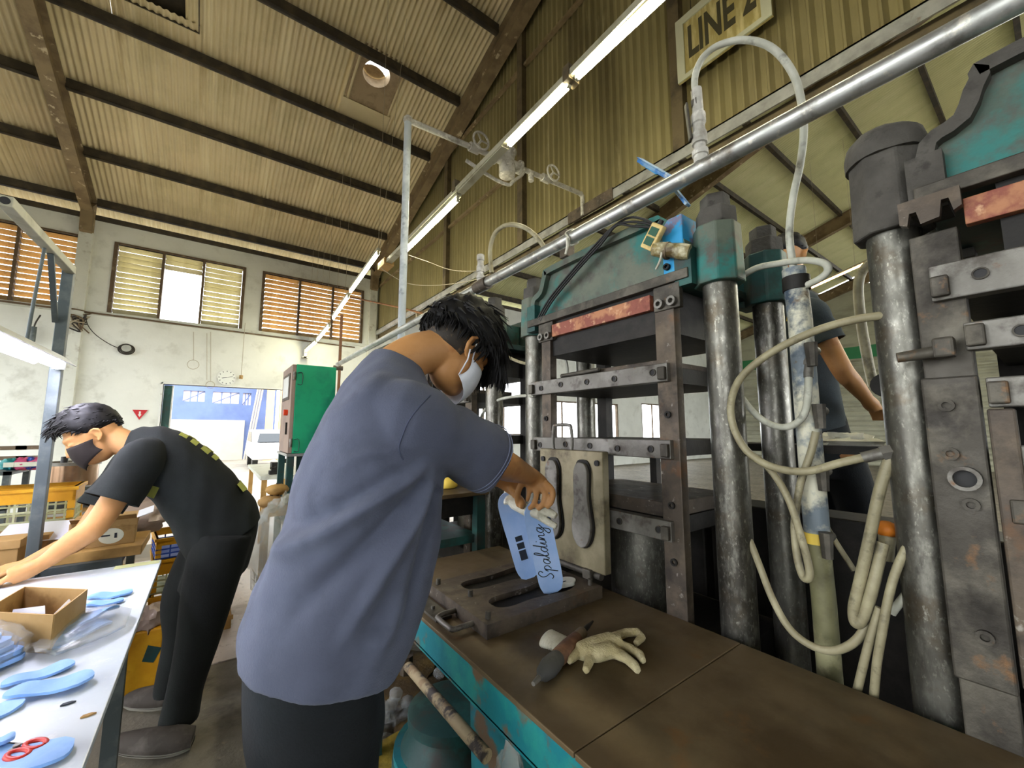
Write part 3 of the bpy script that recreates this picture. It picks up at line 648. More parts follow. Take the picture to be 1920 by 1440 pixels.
# ================================================================== pipes, hoses and lights over the line
PXX, PZ = 1.19, 2.268                                   # overhead steam main
pm = thing('steam_main', 'long grey steel steam pipe running above the press line', 'pipe', (PXX, 1.5, PZ))
def ppart(b, name, m, par=pm, **k): return shift(b.build(name, m, **k), par)
ppart(MB().cyl((PXX, -1.6, PZ), (PXX, 1.86, PZ), .0265, n=24), 'pipe', 'pipe_steel', smooth=60)
ppart(MB().cyl((PXX, 1.84, PZ), (PXX, 1.96, PZ), .036, n=20), 'coupling', 'iron_brown', smooth=50)
ppart(MB().cyl((PXX, 1.95, PZ), (PXX, 5.2, PZ - .03), .0265, n=24), 'pipe', 'pipe_steel', smooth=60)
tee = at(1313, 290, X=PXX)
def fitting(y, h, name):
    z = PZ + .02
    zz = [(0, .020), (.022, .020), (.024, .024), (.042, .024), (.044, .017), (.062, .017), (.064, .023), (.10, .023), (.104, .019), (.13, .018), (.134, .022), (.165, .022), (.168, .017), (h, .015)]
    return MB().loft([[V((PXX + r * math.cos(2 * math.pi * i / 12), y + r * math.sin(2 * math.pi * i / 12), z + dz)) for i in range(12)] for dz, r in zz])
ppart(fitting(tee.y, .255, 'tee'), 'tee_fitting', 'pipe_white', smooth=40)
ppart(MB().bar((PXX - .02, tee.y + .018, PZ + .10), (PXX - .026, tee.y + .024, PZ + .225), .022, .008), 'valve_lever', 'iron', bevel=.003)
ppart(fitting(1.92, .10, 'tee'), 'tee_fitting', 'pipe_white', smooth=40)
ppart(MB().tube(spline([V((PXX, 1.18, PZ)) + V((.031 * math.cos(t), .012 * math.sin(3 * t), .031 * math.sin(t))) for t in [k * .5 for k in range(26)]], 2), .004, n=6), 'tie_cord', 'knit_white', smooth=60)
ppart(MB().tube(spline([(PXX - .03, 1.18, PZ - .01), (PXX - .034, 1.175, PZ - .05), (PXX - .03, 1.19, PZ - .08)], 4), .006, n=6), 'tie_cord', 'knit_white', smooth=60)
# second thin pipe behind it, going on with the rail
sp3 = thing('condensate_pipe', 'thin rusty pipe running behind the grey steam main', 'pipe', (1.9, 3, 2.6))
shift(MB().cyl((1.6, .9, 2.58), (1.6, 5.6, 2.54), .016).build('pipe', 'rafter', smooth=60), sp3)
shift(MB().box((1.57, 1.6, 2.44), (1.63, 1.66, 2.60)).build('hanger', 'iron_brown'), sp3)

HN = 0
def hose(label, pts, r, m='hose', ends=None, cat='hose', name='rubber_hose'):
    """pts: (px, py, distance plane X)"""
    P = spline([at(a, c, X=x) for a, c, x in pts], 7); r *= .84 if cat == 'hose' else 1
    h = thing(name, label, cat, P[0], group='hoses between the presses' if cat == 'hose' else None)
    shift(MB().tube(P, r, n=10).build('tube', m, smooth=60), h)
    if ends:
        for e in ends:
            q = P if e == 0 else P[::-1]
            b = MB(); d = (q[1] - q[0]).normalized(); b.cyl(q[0] - d * .012, q[0] + d * .03, r * 1.35, r * 1.25, n=12); b.cyl(q[0] - d * .03, q[0] - d * .008, r * 1.7, n=6)
            shift(b.build('end_fitting', 'iron_light', smooth=40), h)
    return h
hose('pale grey hose arching up over the steam main in front of the line sign', [(1305, 185, 1.19), (1303, 145, 1.19), (1318, 108, 1.20), (1350, 84, 1.22), (1400, 75, 1.25), (1450, 92, 1.29), (1488, 140, 1.33), (1504, 200, 1.36), (1507, 250, 1.38), (1500, 310, 1.39), (1487, 370, 1.40), (1480, 440, 1.40), (1488, 505, 1.40)], .0125, 'hose_white', (0,))
hose('cream hose arching from the steam main beside the far press', [(922, 512, 1.19), (919, 470, 1.19), (928, 438, 1.2), (950, 422, 1.21), (980, 425, 1.22), (1008, 446, 1.24), (1030, 480, 1.26)], .014, 'hose')
hose('grey hose looping over the top of the rear column', [(1352, 558, 1.42), (1380, 528, 1.42), (1415, 504, 1.41), (1460, 494, 1.40), (1510, 488, 1.38), (1545, 494, 1.37), (1552, 508, 1.37), (1535, 524, 1.38), (1505, 538, 1.39)], .012, 'hose_white')
hose('big cream hose loop sweeping in front of the rear column', [(1672, 590, 1.30), (1600, 600, 1.28), (1520, 624, 1.26), (1440, 665, 1.25), (1388, 710, 1.25), (1370, 760, 1.26), (1378, 808, 1.26), (1405, 850, 1.26), (1450, 876, 1.26), (1510, 884, 1.26), (1575, 868, 1.28), (1645, 852, 1.30)], .0125, 'hose', (1,))
hose('cream hose sagging in a U to the painted standpipe elbow', [(1358, 703, 1.40), (1385, 738, 1.39), (1415, 775, 1.38), (1448, 797, 1.36), (1482, 799, 1.35), (1507, 778, 1.35), (1515, 740, 1.36), (1516, 690, 1.38)], .0115, 'hose_white', (1,))
hose('cream hose dropping in a narrow loop along the painted standpipe', [(1368, 840, 1.34), (1405, 850, 1.33), (1445, 882, 1.31), (1478, 935, 1.30), (1500, 1000, 1.30), (1516, 1060, 1.30), (1516, 1084, 1.30), (1505, 1080, 1.31), (1494, 1040, 1.32), (1490, 980, 1.33), (1500, 910, 1.34), (1520, 850, 1.35), (1530, 810, 1.36)], .0115, 'hose')
hose('long cream hose hanging in a deep U just above the bench', [(1378, 990, 1.34), (1402, 1008, 1.33), (1422, 1055, 1.32), (1448, 1122, 1.31), (1480, 1178, 1.30), (1520, 1210, 1.30), (1562, 1220, 1.30), (1600, 1205, 1.30), (1624, 1172, 1.31), (1631, 1130, 1.33)], .0115, 'hose')
hose('thick cream hose curving down beside the near press column', [(1692, 812, 1.32), (1668, 860, 1.31), (1648, 925, 1.30), (1630, 1010, 1.30), (1612, 1090, 1.30), (1601, 1140, 1.30), (1604, 1168, 1.30), (1618, 1160, 1.30), (1634, 1110, 1.30), (1646, 1060, 1.31), (1656, 1018, 1.32)], .0145, 'hose')
hose('thin cream hose running down behind the standpipe to the dark', [(1530, 935, 1.46), (1538, 962, 1.46), (1562, 1008, 1.46), (1602, 1070, 1.46)], .0085, 'hose')
hose('cream hose slanting down to the bench beside the near column', [(1708, 1010, 1.30), (1682, 1065, 1.29), (1666, 1120, 1.28), (1654, 1185, 1.27), (1644, 1245, 1.27), (1638, 1312, 1.27)], .0105, 'hose')
hose('cream hose lying against its twin at the bench back edge', [(1650, 1140, 1.29), (1628, 1210, 1.28), (1606, 1300, 1.27)], .0105, 'hose')
hose('short grey hose angled across the near column foot', [(1722, 1088, 1.32), (1696, 1118, 1.32), (1672, 1150, 1.32)], .010, 'hose_white')
hose('white hose arching behind the bent man\'s chin', [(898, 792, 1.34), (910, 768, 1.33), (935, 750, 1.32), (970, 743, 1.30), (1002, 742, 1.28)], .010, 'hose_white')
hose('short cream hose sagging under the press crown behind the man', [(950, 668, 1.36), (972, 678, 1.35), (992, 682, 1.34), (1014, 677, 1.33)], .010, 'hose')
hose('grey hose hanging inside the middle press beside the rust-brown rail', [(1055, 655, 1.40), (1064, 690, 1.40), (1064, 730, 1.40)], .008, 'hose_white')
hose('thick olive hose bending down behind the near press column', [(1668, 478, 1.9), (1628, 496, 1.9), (1610, 530, 1.9), (1614, 600, 1.9), (1628, 680, 1.9), (1638, 725, 1.9)], .019, 'hose')

# painted standpipe between the presses
st = thing('painted_standpipe', 'upright pipe with flaking white and blue paint between two presses', 'pipe', (1.40, .44, .85))
top, bot = at(1488, 505, X=1.40), at(1558, 1290, X=1.40)
mat('pipe_flaky', '#6f7a82', [('#c9c6b0', 7, .52, .05), ('#3f4c5a', 9, .60, .05), ('#6b5a45', 14, .66, .04)], rough=.55, bump=.2)
shift(MB().tube([top, at(1500, 600, X=1.40), at(1522, 880, X=1.40), at(1532, 1000, X=1.4)], .031, n=20).build('pipe', 'pipe_flaky', smooth=60), st)
shift(MB().tube([at(1532, 1005, X=1.4), at(1545, 1130, X=1.40), at(1556, 1270, X=1.4), V((1.40, .44, .30))], .029, n=20).build('lower_pipe', mat('pipe_olive', '#6f6c4c', [('#98946f', 8, .58, .05), ('#4f4c36', 6, .58, .08)], rough=.55), smooth=60), st)
shift(MB().cyl(at(1531, 998, X=1.4), at(1533, 1018, X=1.4), .034, n=20).build('collar', 'yellow', smooth=50), st)
for k, (px, py) in enumerate(((1517, 655), (1532, 770), (1538, 885), (1545, 1010))):
    c = at(px, py, X=1.37)
    fb = shift(MB().cyl(c + V((.05, 0, 0)), c + V((-.005, -.006, 0)), .014, n=12).build('elbow', 'iron', smooth=40), st)
    shift(MB().cyl(c + V((-.004, -.006, .018)), c + V((-.004, -.006, -.05)), .017, .013, n=8).build('hose_nut', 'iron', smooth=30), st)
shift(MB().cyl(at(1492, 520, X=1.4), at(1494, 545, X=1.4), .036, n=20).build('collar', 'iron_dark', smooth=50), st)
# second painted pipe behind the near column
st2 = thing('blue_standpipe', 'blue painted upright manifold behind the near press column', 'pipe', (1.62, .25, .8))
shift(MB().tube([at(1684, 700, X=1.62), at(1702, 830, X=1.62), at(1728, 1050, X=1.62), at(1745, 1250, X=1.62)], [.044, .044, .042, .042], n=20).build('pipe', mat('blue_flaky', '#4f6b7c', [('#9fb0b5', 6, .55, .05), ('#4a3a30', 5, .54, .06)], rough=.5), smooth=60), st2)
shift(MB().cyl(at(1660, 722, X=1.58), at(1672, 720, X=1.70), .035, n=16).build('flange', 'iron_dark', smooth=40), st2)
ov = thing('orange_valve', 'orange valve cap on the pipe beside the near column', 'valve', at(1662, 992, X=1.36))
MB().ball((0, 0, 0), (.024, .024, .02), n=14, m=8).build('cap', 'orange', ov, smooth=60)
MB().cyl((0, 0, -.015), (-.004, .004, -.075), .017, .013, n=12).build('stem', 'hose', ov, smooth=40)
MB().cyl((0, 0, 0), (.07, -.02, -.004), .012, n=12).build('branch', 'iron_brown', ov, smooth=40)

# blue channel bracket that holds the steam main
bk = thing('pipe_bracket', 'blue and white channel bracket crossing behind the steam main', 'bracket', at(1240, 320, X=1.25))
a0, a1, a2 = at(1200, 302, X=1.30), at(1262, 338, X=1.26), at(1290, 385, X=1.26)
b = MB().bar(a0, a1, .028, .012).bar(a0 + V((0, 0, .012)), a1 + V((0, 0, .012)), .03, .004); shift(b.build('channel', mat('bracket_blue', '#7fa3c0', [('#2f6fb0', 12, .5, .06), ('#c3cdd0', 9, .6, .05)], rough=.5), bevel=.002), bk)
shift(MB().bar(a1 + V((0, .02, .01)), a2, .026, .010).build('strut', 'bracket_blue', bevel=.002), bk)
shift(MB().bar(at(1205, 306, X=1.295), at(1235, 325, X=1.275), .014, .013).build('blue_face', 'blue_paint'), bk)

# control box, rag roll and cables on the crown
dv = thing('pendant_control', 'cream push-button box with green panel hung on the middle crown', 'control box', at(1225, 445, X=1.20))
M_ = Matrix.Rotation(R(38), 4, 'X')
MB().box((-.012, -.028, -.045), (.012, .028, .045)).xf(M_).build('case', 'device_cream', dv, bevel=.006)
for k in (-1, 1): MB().box((-.014, -.018, k * .017 - .014), (-.011, .018, k * .017 + .014)).xf(M_).build('panel', 'device_green', dv)
MB().cyl((0, 0, .045), (0, 0, .06), .008).xf(M_).build('cable_gland', 'rubber', dv, smooth=40)
rl = thing('rag_roll', 'yellowed tape-wrapped bundle tied beside the cream control box', 'bundle', at(1258, 470, X=1.22))
d = V((.02, -.055, -.02)); MB().tube([-d, -d * .5, V((0, 0, .002)), d * .6, d], [.022, .027, .024, .028, .024], n=14).build('roll', mat('tape', '#9a8a58', [('#c9c3a4', 20, .55, .06), ('#5a4a2c', 10, .6, .08)], rough=.4, bump=.4, bscale=60), rl, smooth=60)
MB().tube(spline([(-.02, .05, .03), (-.026, .02, .0), (-.02, .03, -.03), (0, .06, -.045)], 5), .004, n=6).build('string', 'knit_white', rl, smooth=60)
MB().ring((-.001, .018, .006), (.001, .008, .003), .03, .026, n=14).build('tie', 'frame_brown', rl, smooth=40)
for k in range(3):
    P = [(1008, 598, 1.235), (1030, 560, 1.235), (1075, 505, 1.22), (1120, 455, 1.215), (1150, 425 - 3 * k, 1.21), (1180, 408 + 6 * k, 1.215), (1210, 412 + 5 * k, 1.22), (1232, 425, 1.22)]
    hose(['black cable running highest along the crown to the control box', 'black cable lying in the middle of the crown bundle', 'black cable sagging lowest from the crown bundle'][k], [(a + 3 * k, c + 2 * k, x) for a, c, x in P], .0045, 'rubber', cat='cable', name='power_cable')

# white valve station on the steam riser
VY = 3.205
vs_ = thing('valve_station', 'white-painted steam riser with hand valves and a reducing valve', 'pipe', (1.22, VY, 2))
def vp(b, name, m='pipe_white', **k): return shift(b.build(name, m, **k), vs_)
vp(MB().cyl((1.22, VY, 0), (1.22, VY, 4.17), .031, n=20), 'riser', mat('riser_grey', '#a9b0b4', [('#c4cacc', 7, .55, .08), ('#7f8588', 12, .62, .06)], rough=.5), smooth=60)
vp(MB().ball((1.22, VY, 4.17), .042), 'elbow', smooth=60)
vp(MB().cyl((1.22, VY, 4.17), (3.40, VY, 4.27), .026, n=16), 'run', smooth=60)
vp(MB().tube(spline([(3.36, VY, 4.268), (3.41, VY, 4.25), (3.42, VY, 4.20), (3.42, VY, 4.0)], 4), .026), 'drop', smooth=60)
def zr(x): return 4.17 + (x - 1.22) * .0459
for x in (1.90, 2.83):
    z = zr(x); w = vp(MB().cyl((x - .05, VY, z), (x + .05, VY, z), .045, n=14), 'valve_body', smooth=40)
    b = MB(); c = V((x, VY - .13, z)); b.cyl((x, VY, z), c, .012)
    b.tube([c + V((.085 * math.cos(t), 0, .085 * math.sin(t))) for t in [2 * math.pi * k / 20 for k in range(21)]], .011, n=8)
    for t in (0, 2.09, 4.19): b.bar(c, c + V((.085 * math.cos(t), 0, .085 * math.sin(t))), .014, .008, hint=V((0, 1, 0)))
    vp(b, 'hand_wheel', 'pipe_white', smooth=50)
x = 2.30; z = zr(x)
vp(MB().loft([[V((x + r * math.cos(2 * math.pi * i / 18), VY + r * math.sin(2 * math.pi * i / 18), z + dz)) for i in range(18)] for dz, r in ((-.16, .07), (-.15, .085), (-.03, .085), (0, .07), (.02, .075), (.08, .085), (.10, .10), (.12, .10), (.125, .06), (.17, .05))]), 'reducing_valve', smooth=45)
for dx in (-.16, .16): vp(MB().cyl((x + dx - .015, VY, zr(x + dx)), (x + dx + .015, VY, zr(x + dx)), .07, n=16), 'flange', smooth=40)
vp(MB().cyl((x - .15, VY, z), (x + .15, VY, z), .05, n=16), 'valve_neck', smooth=40)
vp(MB().cyl((2.62, VY, zr(2.62)), (2.62, VY, zr(2.62) - .1), .03, n=12), 'drip_cap', smooth=40)
vp(MB().tube(spline([(1.80, VY - .02, 4.02), (2.10, VY - .02, 3.96), (2.30, VY - .02, 3.96), (2.36, VY - .02, 4.02), (2.48, VY, 4.14), (2.52, VY, 4.2)], 4), .018), 'bypass', smooth=60)

# ------------------------------------------------------------------ fluorescent row
def fixture(name, label, p0, p1, m='tube', group='fluorescent lights over the press line', lit=True, hood=.055, wires=None, dead=0.0):
    p0 = V(p0); p1 = V(p1); L_ = (p1 - p0).length
    f = thing(name, label, 'light', (p0 + p1) / 2, group=group)
    d = (p1 - p0).normalized(); up = V((0, 0, 1))
    shift(MB().bar(p0 - d * .03 + up * .05, p1 + d * .03 + up * .05, hood, .045).build('housing', 'lamp_metal', bevel=.004), f)
    if lit: shift(MB().cyl(p0 + up * .0, p1, .020, n=12).build('tube', m, smooth=60), f)
    for q in (p0, p1): shift(MB().bar(q + up * .035, q - up * .02, .03, .022, hint=d).build('tube_holder', 'lamp_metal', bevel=.003), f)
    for q in (wires or []): shift(MB().cyl(q[0], q[1], .003, n=5).build('suspension_wire', 'wire_pale'), f)
    return f
LX, LZ = 1.83, 3.79
g1 = [((LX, .45, LZ), (LX, 1.74, LZ + .02)), ((LX, 1.82, LZ + .02), (LX, 2.52, LZ)), ((LX, 3.40, LZ - .06), (LX, 4.72, LZ - .10))]
lab = ['nearest lit fluorescent tube at the top edge of the picture', 'short lit fluorescent tube ending above the white reducing valve', 'lit fluorescent tube just below the white valve station']
for (a, c), l in zip(g1, lab): fixture('fluorescent_light', l, a, c)
tr = thing('lighting_trunking', 'long painted metal trunking carrying the near fluorescent tubes', 'trunking', (LX, 3, LZ + .09))
shift(MB().bar((LX, .2, LZ + .10), (LX, 5.6, LZ - .03), .085, .05).build('channel', 'lamp_metal', bevel=.003), tr)
shift(MB().bar((LX, 2.58, LZ + .035), (LX, 3.34, LZ + .005), .07, .05).build('cover', 'lamp_metal', bevel=.003), tr)
shift(MB().box((LX - .07, 5.35, LZ - .08), (LX + .07, 5.62, LZ + .02)).build('end_box', 'wood', bevel=.004), tr)
for q in (1.8, 3.4): shift(MB().box((LX - .05, q - .03, LZ + .02), (LX + .05, q + .03, LZ + .13)).build('clamp', 'girt'), tr)
g2 = [((1.72, 5.50, 3.90), (1.72, 6.88, 3.73)), ((1.72, 7.01, 3.68), (1.72, 8.03, 3.54)), ((1.72, 8.36, 3.45), (1.72, 9.43, 3.37)), ((1.72, 9.60, 3.35), (1.72, 10.75, 3.345))]
lab = ['tilted lit fluorescent tube hung on wires beyond the trunking', 'lit fluorescent tube in front of the right louvre window', 'third lit tube from the far wall end of the sloping row', 'smallest lit tube, nearest to the far wall']
lab[2] = 'lit tube next to last before the far wall'
for k, ((a, c), l) in enumerate(zip(g2, lab)):
    wr = [(V(a).lerp(V(c), t) + V((0, 0, .07)), V((1.72, V(a).lerp(V(c), t).y, roof_z(V(a).lerp(V(c), t).y) - .1))) for t in (.2, .8)]
    if k == 0:
        e = V(a) + V((0, 0, .07)); wr = [(e, V((1.6, 5.1, roof_z(5.1) - .1))), (e + V((.05, .1, 0)), V((1.95, 5.3, roof_z(5.3) - .1)))]
    fixture('fluorescent_light', l, a, c, wires=wr)
shiftless = thing('row_bracket', 'small grey bracket holding the far end of the light row', 'bracket', (1.72, 10.8, 3.2))
MB().box((-.03, -.02, -.02), (.03, .02, .18)).box((-.06, -.02, -.02), (.06, .15, .01)).build('plate', 'lamp_metal', shiftless)
# added unseen fill tubes to brighten the further bay; only the warm tube is seen
for x, lb in ((5.6, 'added unseen fill tube of the next bay, closest to the partition'), (8.0, 'added unseen fill tube of the next bay, second from the partition'), (10.4, 'added unseen fill tube of the next bay, third from the partition'), (12.8, 'added unseen fill tube of the next bay, furthest from the partition')):
    fixture('fluorescent_light', lb, (x, -2.65, 4.4), (x, -.25, 4.4), wires=[((x, y_, 4.45), (x, y_, roof_z(y_) + .05)) for y_ in (-1.3, -.6)], group='added fill tubes outside the view')
fixture('fluorescent_light', 'warm lit tube far away in the next bay behind the third man', (12.0, 3.5, at(1520, 540, X=12.0).z), (12.0, 2.35, at(1625, 492, X=12.0).z), 'tube_warm', group='light of the next bay', wires=[((12, y_, at(1570, 515, X=12.0).z + .08), (12, y_, roof_z(y_) + .06)) for y_ in (2.6, 3.3)])
def wire(label, pts, r=.004, m='wire_pale', name='hanging_wire', cat='wire'):
    P = spline(pts, 6); h = thing(name, label, cat, P[0]); shift(MB().tube(P, r, n=6).build('strand', m, smooth=60), h); return h
wire('thin wire sagging from the trunking end to the far tee', [at(710, 500, Y=5.3), at(760, 530, Y=5.0), at(820, 535, Y=4.6), at(890, 525, Y=4.2), at(915, 515, Y=3.9)])
wire('upper thin wire running from the second tube to the hose fitting', [at(765, 478, Y=4.6), at(800, 490, Y=4.4), at(850, 507, Y=4.2), at(910, 508, Y=3.9)])
rp = thing('rusty_conduit', 'thin rust-brown upright conduit by the green cabinet', 'pipe', at(636, 690, Y=6.0))
shift(MB().cyl(V((at(636, 720, Y=6.0).x, 6.0, 0)), at(641, 590, Y=6.0), .02).build('pipe', mat('rust', '#7a5233', [('#5a3a24', 8, .58, .1)], rough=.7), smooth=60), rp)
shift(MB().cyl(at(634, 690, Y=6.0) + V((-.06, 0, 0)), at(634, 690, Y=6.0) + V((.06, 0, 0)), .035).build('valve', 'iron_brown', smooth=40), rp)
rr = thing('rusty_run', 'thin rusty pipe crossing from the louvre window to the partition', 'pipe', at(660, 558, Y=7.4))
shift(MB().tube([at(652, 556, Y=10.95), at(756, 578, Y=8.2), at(800, 590, Y=7.4)], .02).build('pipe', 'rust', smooth=60), rr)
shift(MB().tube(spline([at(776, 583, Y=7.9), at(780, 584, Y=7.85), at(781, 596, Y=7.8), at(781, 612, Y=7.8)], 4), .014).build('bend', 'wire_pale', smooth=60), rr)

# LINE 2 sign on the partition
SX = 3.33
sg = thing('line_sign', 'gold board with pale border stencilled LINE 2 on the partition', 'sign', (SX, 1.47, 5.0))
SW, SH = .80, .64                                     # width along Y, height
MB().box((0, -SW / 2, -SH / 2 + .0), (.02, SW / 2, SH / 2)).build('board', 'sign_gold', sg)
b = MB(); w = .075
for lo_, hi_ in (((-SW / 2, -SH / 2), (SW / 2, -SH / 2 + w * .6)), ((-SW / 2, SH / 2 - w), (SW / 2, SH / 2)), ((-SW / 2, -SH / 2 + w * .6), (-SW / 2 + w, SH / 2 - w)), ((SW / 2 - w, -SH / 2 + w * .6), (SW / 2, SH / 2 - w))):
    MB().box((-.012, *lo_), (0, *hi_)).build('border', 'sign_border', sg)
me = text_mesh('LINE 2', .215, bold=.006, depth=.001)
o = obj('lettering', me, 'sign_ink', sg); o.location = (-.003, 0, -.0); o.rotation_euler = (R(90), 0, R(-90)); o.scale = (.98, 2.05, 1)
for yy in (-.25, .25): MB().cyl((.01, yy, SH / 2), (.01, yy, SH / 2 + 1.4), .004, n=5).build('hanging_wire', 'wire_dark', sg)
# ================================================================== things on the bench
gd = thing('hand_grinder', 'rust-brown air tool with black rubber nose lying on the bench', 'tool', (.80, .835, .85))
a, c = V((.655, .782, .873)), V((.985, .912, .868)); ax = (c - a).normalized()
def gp(b, name, m, **k): return shift(b.build(name, m, **k), gd)
q = lambda t: a + ax * t
gp(MB().tube([q(0), q(.012), q(.022), q(.05), q(.085), q(.10)], [.008, .012, .019, .024, .022, .020], n=18), 'rubber_nose', mat('rubber_grey', '#3a3a38', [('#4c4b47', 12, .6, .08)], rough=.7), smooth=50)
gp(MB().tube([q(-.028), q(-.01), q(.004)], [.005, .006, .007], n=12), 'tip', 'iron_light', smooth=50)
gp(MB().tube([q(.096), q(.105), q(.16), q(.20), q(.22)], [.020, .0215, .0215, .019, .018], n=18), 'body', mat('tool_rust', '#6b4a36', [('#8a6348', 16, .55, .08), ('#4f3626', 12, .62, .06)], rough=.6, bump=.15), smooth=50)
gp(MB().tube([q(.218), q(.226), q(.262), q(.268)], [.017, .0165, .0155, .011], n=18), 'rear_sleeve', mat('tool_brown', '#6a5a42', [('#85745a', 14, .58, .08)], rough=.6), smooth=50)
gp(MB().tube([q(.266), q(.30), q(.345)], [.008, .007, .003], n=12), 'spindle', 'iron_dark', smooth=50)
# knitted glove
gl = thing('knit_glove', 'cream knitted work glove lying on the bench under the air tool', 'glove', (.90, .78, .85))
def remeshed(b, name, m, parent, voxel, smooth_it=6, extra=None):
    o = b.build(name, m, None); md = o.modifiers.new('r', 'REMESH'); md.mode = 'VOXEL'; md.voxel_size = voxel
    sm = o.modifiers.new('s', 'SMOOTH'); sm.factor = .5; sm.iterations = smooth_it
    bpy.context.view_layer.update(); me = evaluated(o); old = o.data; bpy.data.objects.remove(o); bpy.data.meshes.remove(old)
    if extra: extra(me)
    r = obj(name, me, m, parent, smooth=180); return r
gz = .868
G = lambda px, py, z=gz: at(px, py, Z=z)
b = MB()
b.tube([G(1085, 1222), G(1110, 1215), G(1145, 1205), G(1165, 1205)], [.022, .027, .027, .020], n=12)
b.tube([G(1095, 1225), G(1120, 1225), G(1150, 1218)], [.02, .022, .02], n=12)
for pts in ([(1150, 1195), (1175, 1186), (1195, 1185), (1203, 1195), (1192, 1207)], [(1155, 1208), (1180, 1215), (1200, 1228), (1206, 1240)], [(1145, 1215), (1170, 1230), (1190, 1248), (1196, 1258)], [(1130, 1212), (1150, 1225), (1170, 1236)], [(1110, 1225), (1104, 1242), (1098, 1258)], [(1085, 1222), (1074, 1232), (1066, 1240)]):
    n_ = len(pts); b.tube([G(px, py, .864) for px, py in pts], [.0135] + [.0125] * (n_ - 2) + [.009], n=10)
shift(remeshed(b, 'hand_part', 'knit', None, .004, 5), gl)
b = MB(); a0, a1 = G(1075, 1216, .872), G(1024, 1196, .876)
d_ = (a1 - a0); u = V((-d_.y, d_.x, 0)).normalized()
rings = []
for k in range(25):
    t = k / 24; p = a0 + d_ * t; w = .028 + .010 * t + (.0025 if k % 2 else 0); h = .012 + .004 * t + (.0025 if k % 2 else 0)
    rings.append([p + u * w * math.cos(2 * math.pi * i / 20) + V((0, 0, h * math.sin(2 * math.pi * i / 20))) for i in range(20)])
shift(b.loft(rings).build('ribbed_cuff', 'knit_white', smooth=60), gl)
# insoles
FOOT = [(0, .004, -.004), (.006, .016, -.015), (.03, .029, -.027), (.08, .031, -.026), (.13, .030, -.028), (.17, .037, -.034), (.205, .041, -.037), (.235, .034, -.028), (.252, .019, -.016), (.26, .004, -.004)]
BLANK = [(0, .012, -.012), (.006, .026, -.024), (.03, .034, -.033), (.08, .035, -.034), (.13, .035, -.034), (.17, .036, -.035), (.215, .035, -.035), (.24, .031, -.031), (.254, .02, -.02), (.26, .008, -.008)]
def insole_mb(L_=.26, w=1.0, thick=.006, bend=lambda t: 0.0, mirror=1, ns=20, nc=4, FOOT=FOOT):
    """insole lying along +x from the heel, across y, bent in z"""
    k = L_ / .26; st = []
    for i in range(ns + 1):
        a = .26 * (.5 - .5 * math.cos(math.pi * i / ns))
        for (a0, l0, r0), (a1, l1, r1) in zip(FOOT, FOOT[1:]):
            if a <= a1 + 1e-9: t = (a - a0) / (a1 - a0); st.append((a, l0 + (l1 - l0) * t, r0 + (r1 - r0) * t)); break
    rings = []
    for a, l, r in st:
        z = bend(a / .26); top = [V((a * k, mirror * w * k * (r + (l - r) * j / nc), z + thick)) for j in range(nc + 1)]
        rings.append(top + [V((p.x, p.y, z)) for p in reversed(top)])
    return MB().loft(rings)
def held_insole(label, bottom, top, facing, lead, mirror=1, w=1.0):
    bottom = V(bottom); top = V(top); t = thing('blue_insole', label, 'insole', bottom, group='blue insoles held over the mould')
    ax = top - bottom; L_ = ax.length; ax.normalize(); f = V(facing); f = (f - ax * f.dot(ax)).normalized(); s = ax.cross(f)
    M_ = Matrix(((ax.x, -s.x, f.x), (ax.y, -s.y, f.y), (ax.z, -s.z, f.z))).to_4x4()
    insole_mb(L_, w, .007, lambda u: lead * math.sin(math.pi * u) + .006 * math.sin(7 * u), mirror, FOOT=BLANK).xf(M_).build('foam', 'blue_cloth', t, smooth=50)
    return t, M_, L_
hb, M_, L_ = held_insole('pale blue insole with dark printed bars, left one of the held pair', (.985, 1.225, .905), (.905, 1.268, 1.215), (-.55, -.83, .1), .012, -1)
for k, (x, h) in enumerate(((.075, .035), (.115, .022), (.143, .018))):
    zb = .007 + .012 * math.sin(math.pi * (x + h / 2) / L_) + .006 * math.sin(7 * (x + h / 2) / L_); MB().box((x, -.013, zb - .001), (x + h, .013, zb + .0012)).xf(M_).build('printed_bar', 'ink', hb)
hb, M_, L_ = held_insole('pale blue insole with black script, right one of the held pair', (1.0, 1.115, .885), (.915, 1.115, 1.205), (-.55, -.83, .1), .012, 1, 1.0)
PEN = {'S': (.62, [[(0, .12), (.22, 0), (.44, .2), (.22, .52), (.16, .85), (.4, 1.08), (.6, .92), (.5, .74)]]), 'p': (.52, [[(0, .3), (.14, .5), (.04, -.42), (.16, .45), (.36, .5), (.42, .25), (.22, .05)]]),
       'a': (.54, [[(.4, .44), (.2, .5), (.05, .25), (.2, .02), (.38, .3), (.42, .48), (.41, .1), (.56, .06)]]), 'l': (.36, [[(0, .1), (.24, .6), (.3, 1.0), (.18, 1.04), (.12, .4), (.2, .03), (.38, .1)]]),
       'd': (.58, [[(.4, .44), (.2, .5), (.05, .25), (.2, .02), (.38, .3), (.5, 1.05), (.42, .1), (.6, .06)]]), 'i': (.34, [[(0, .1), (.14, .48), (.12, .1), (.22, .03), (.36, .12)], [(.2, .72), (.22, .76)]]),
       'n': (.52, [[(0, .08), (.08, .48), (.08, .05), (.2, .4), (.34, .45), (.36, .06), (.54, .08)]]), 'g': (.7, [[(.4, .44), (.2, .5), (.05, .25), (.2, .02), (.38, .3), (.42, .48), (.38, -.35), (.18, -.48), (.06, -.28), (.46, .1), (.7, .3)]])}
b = MB(); pen = 0.0; U = .046
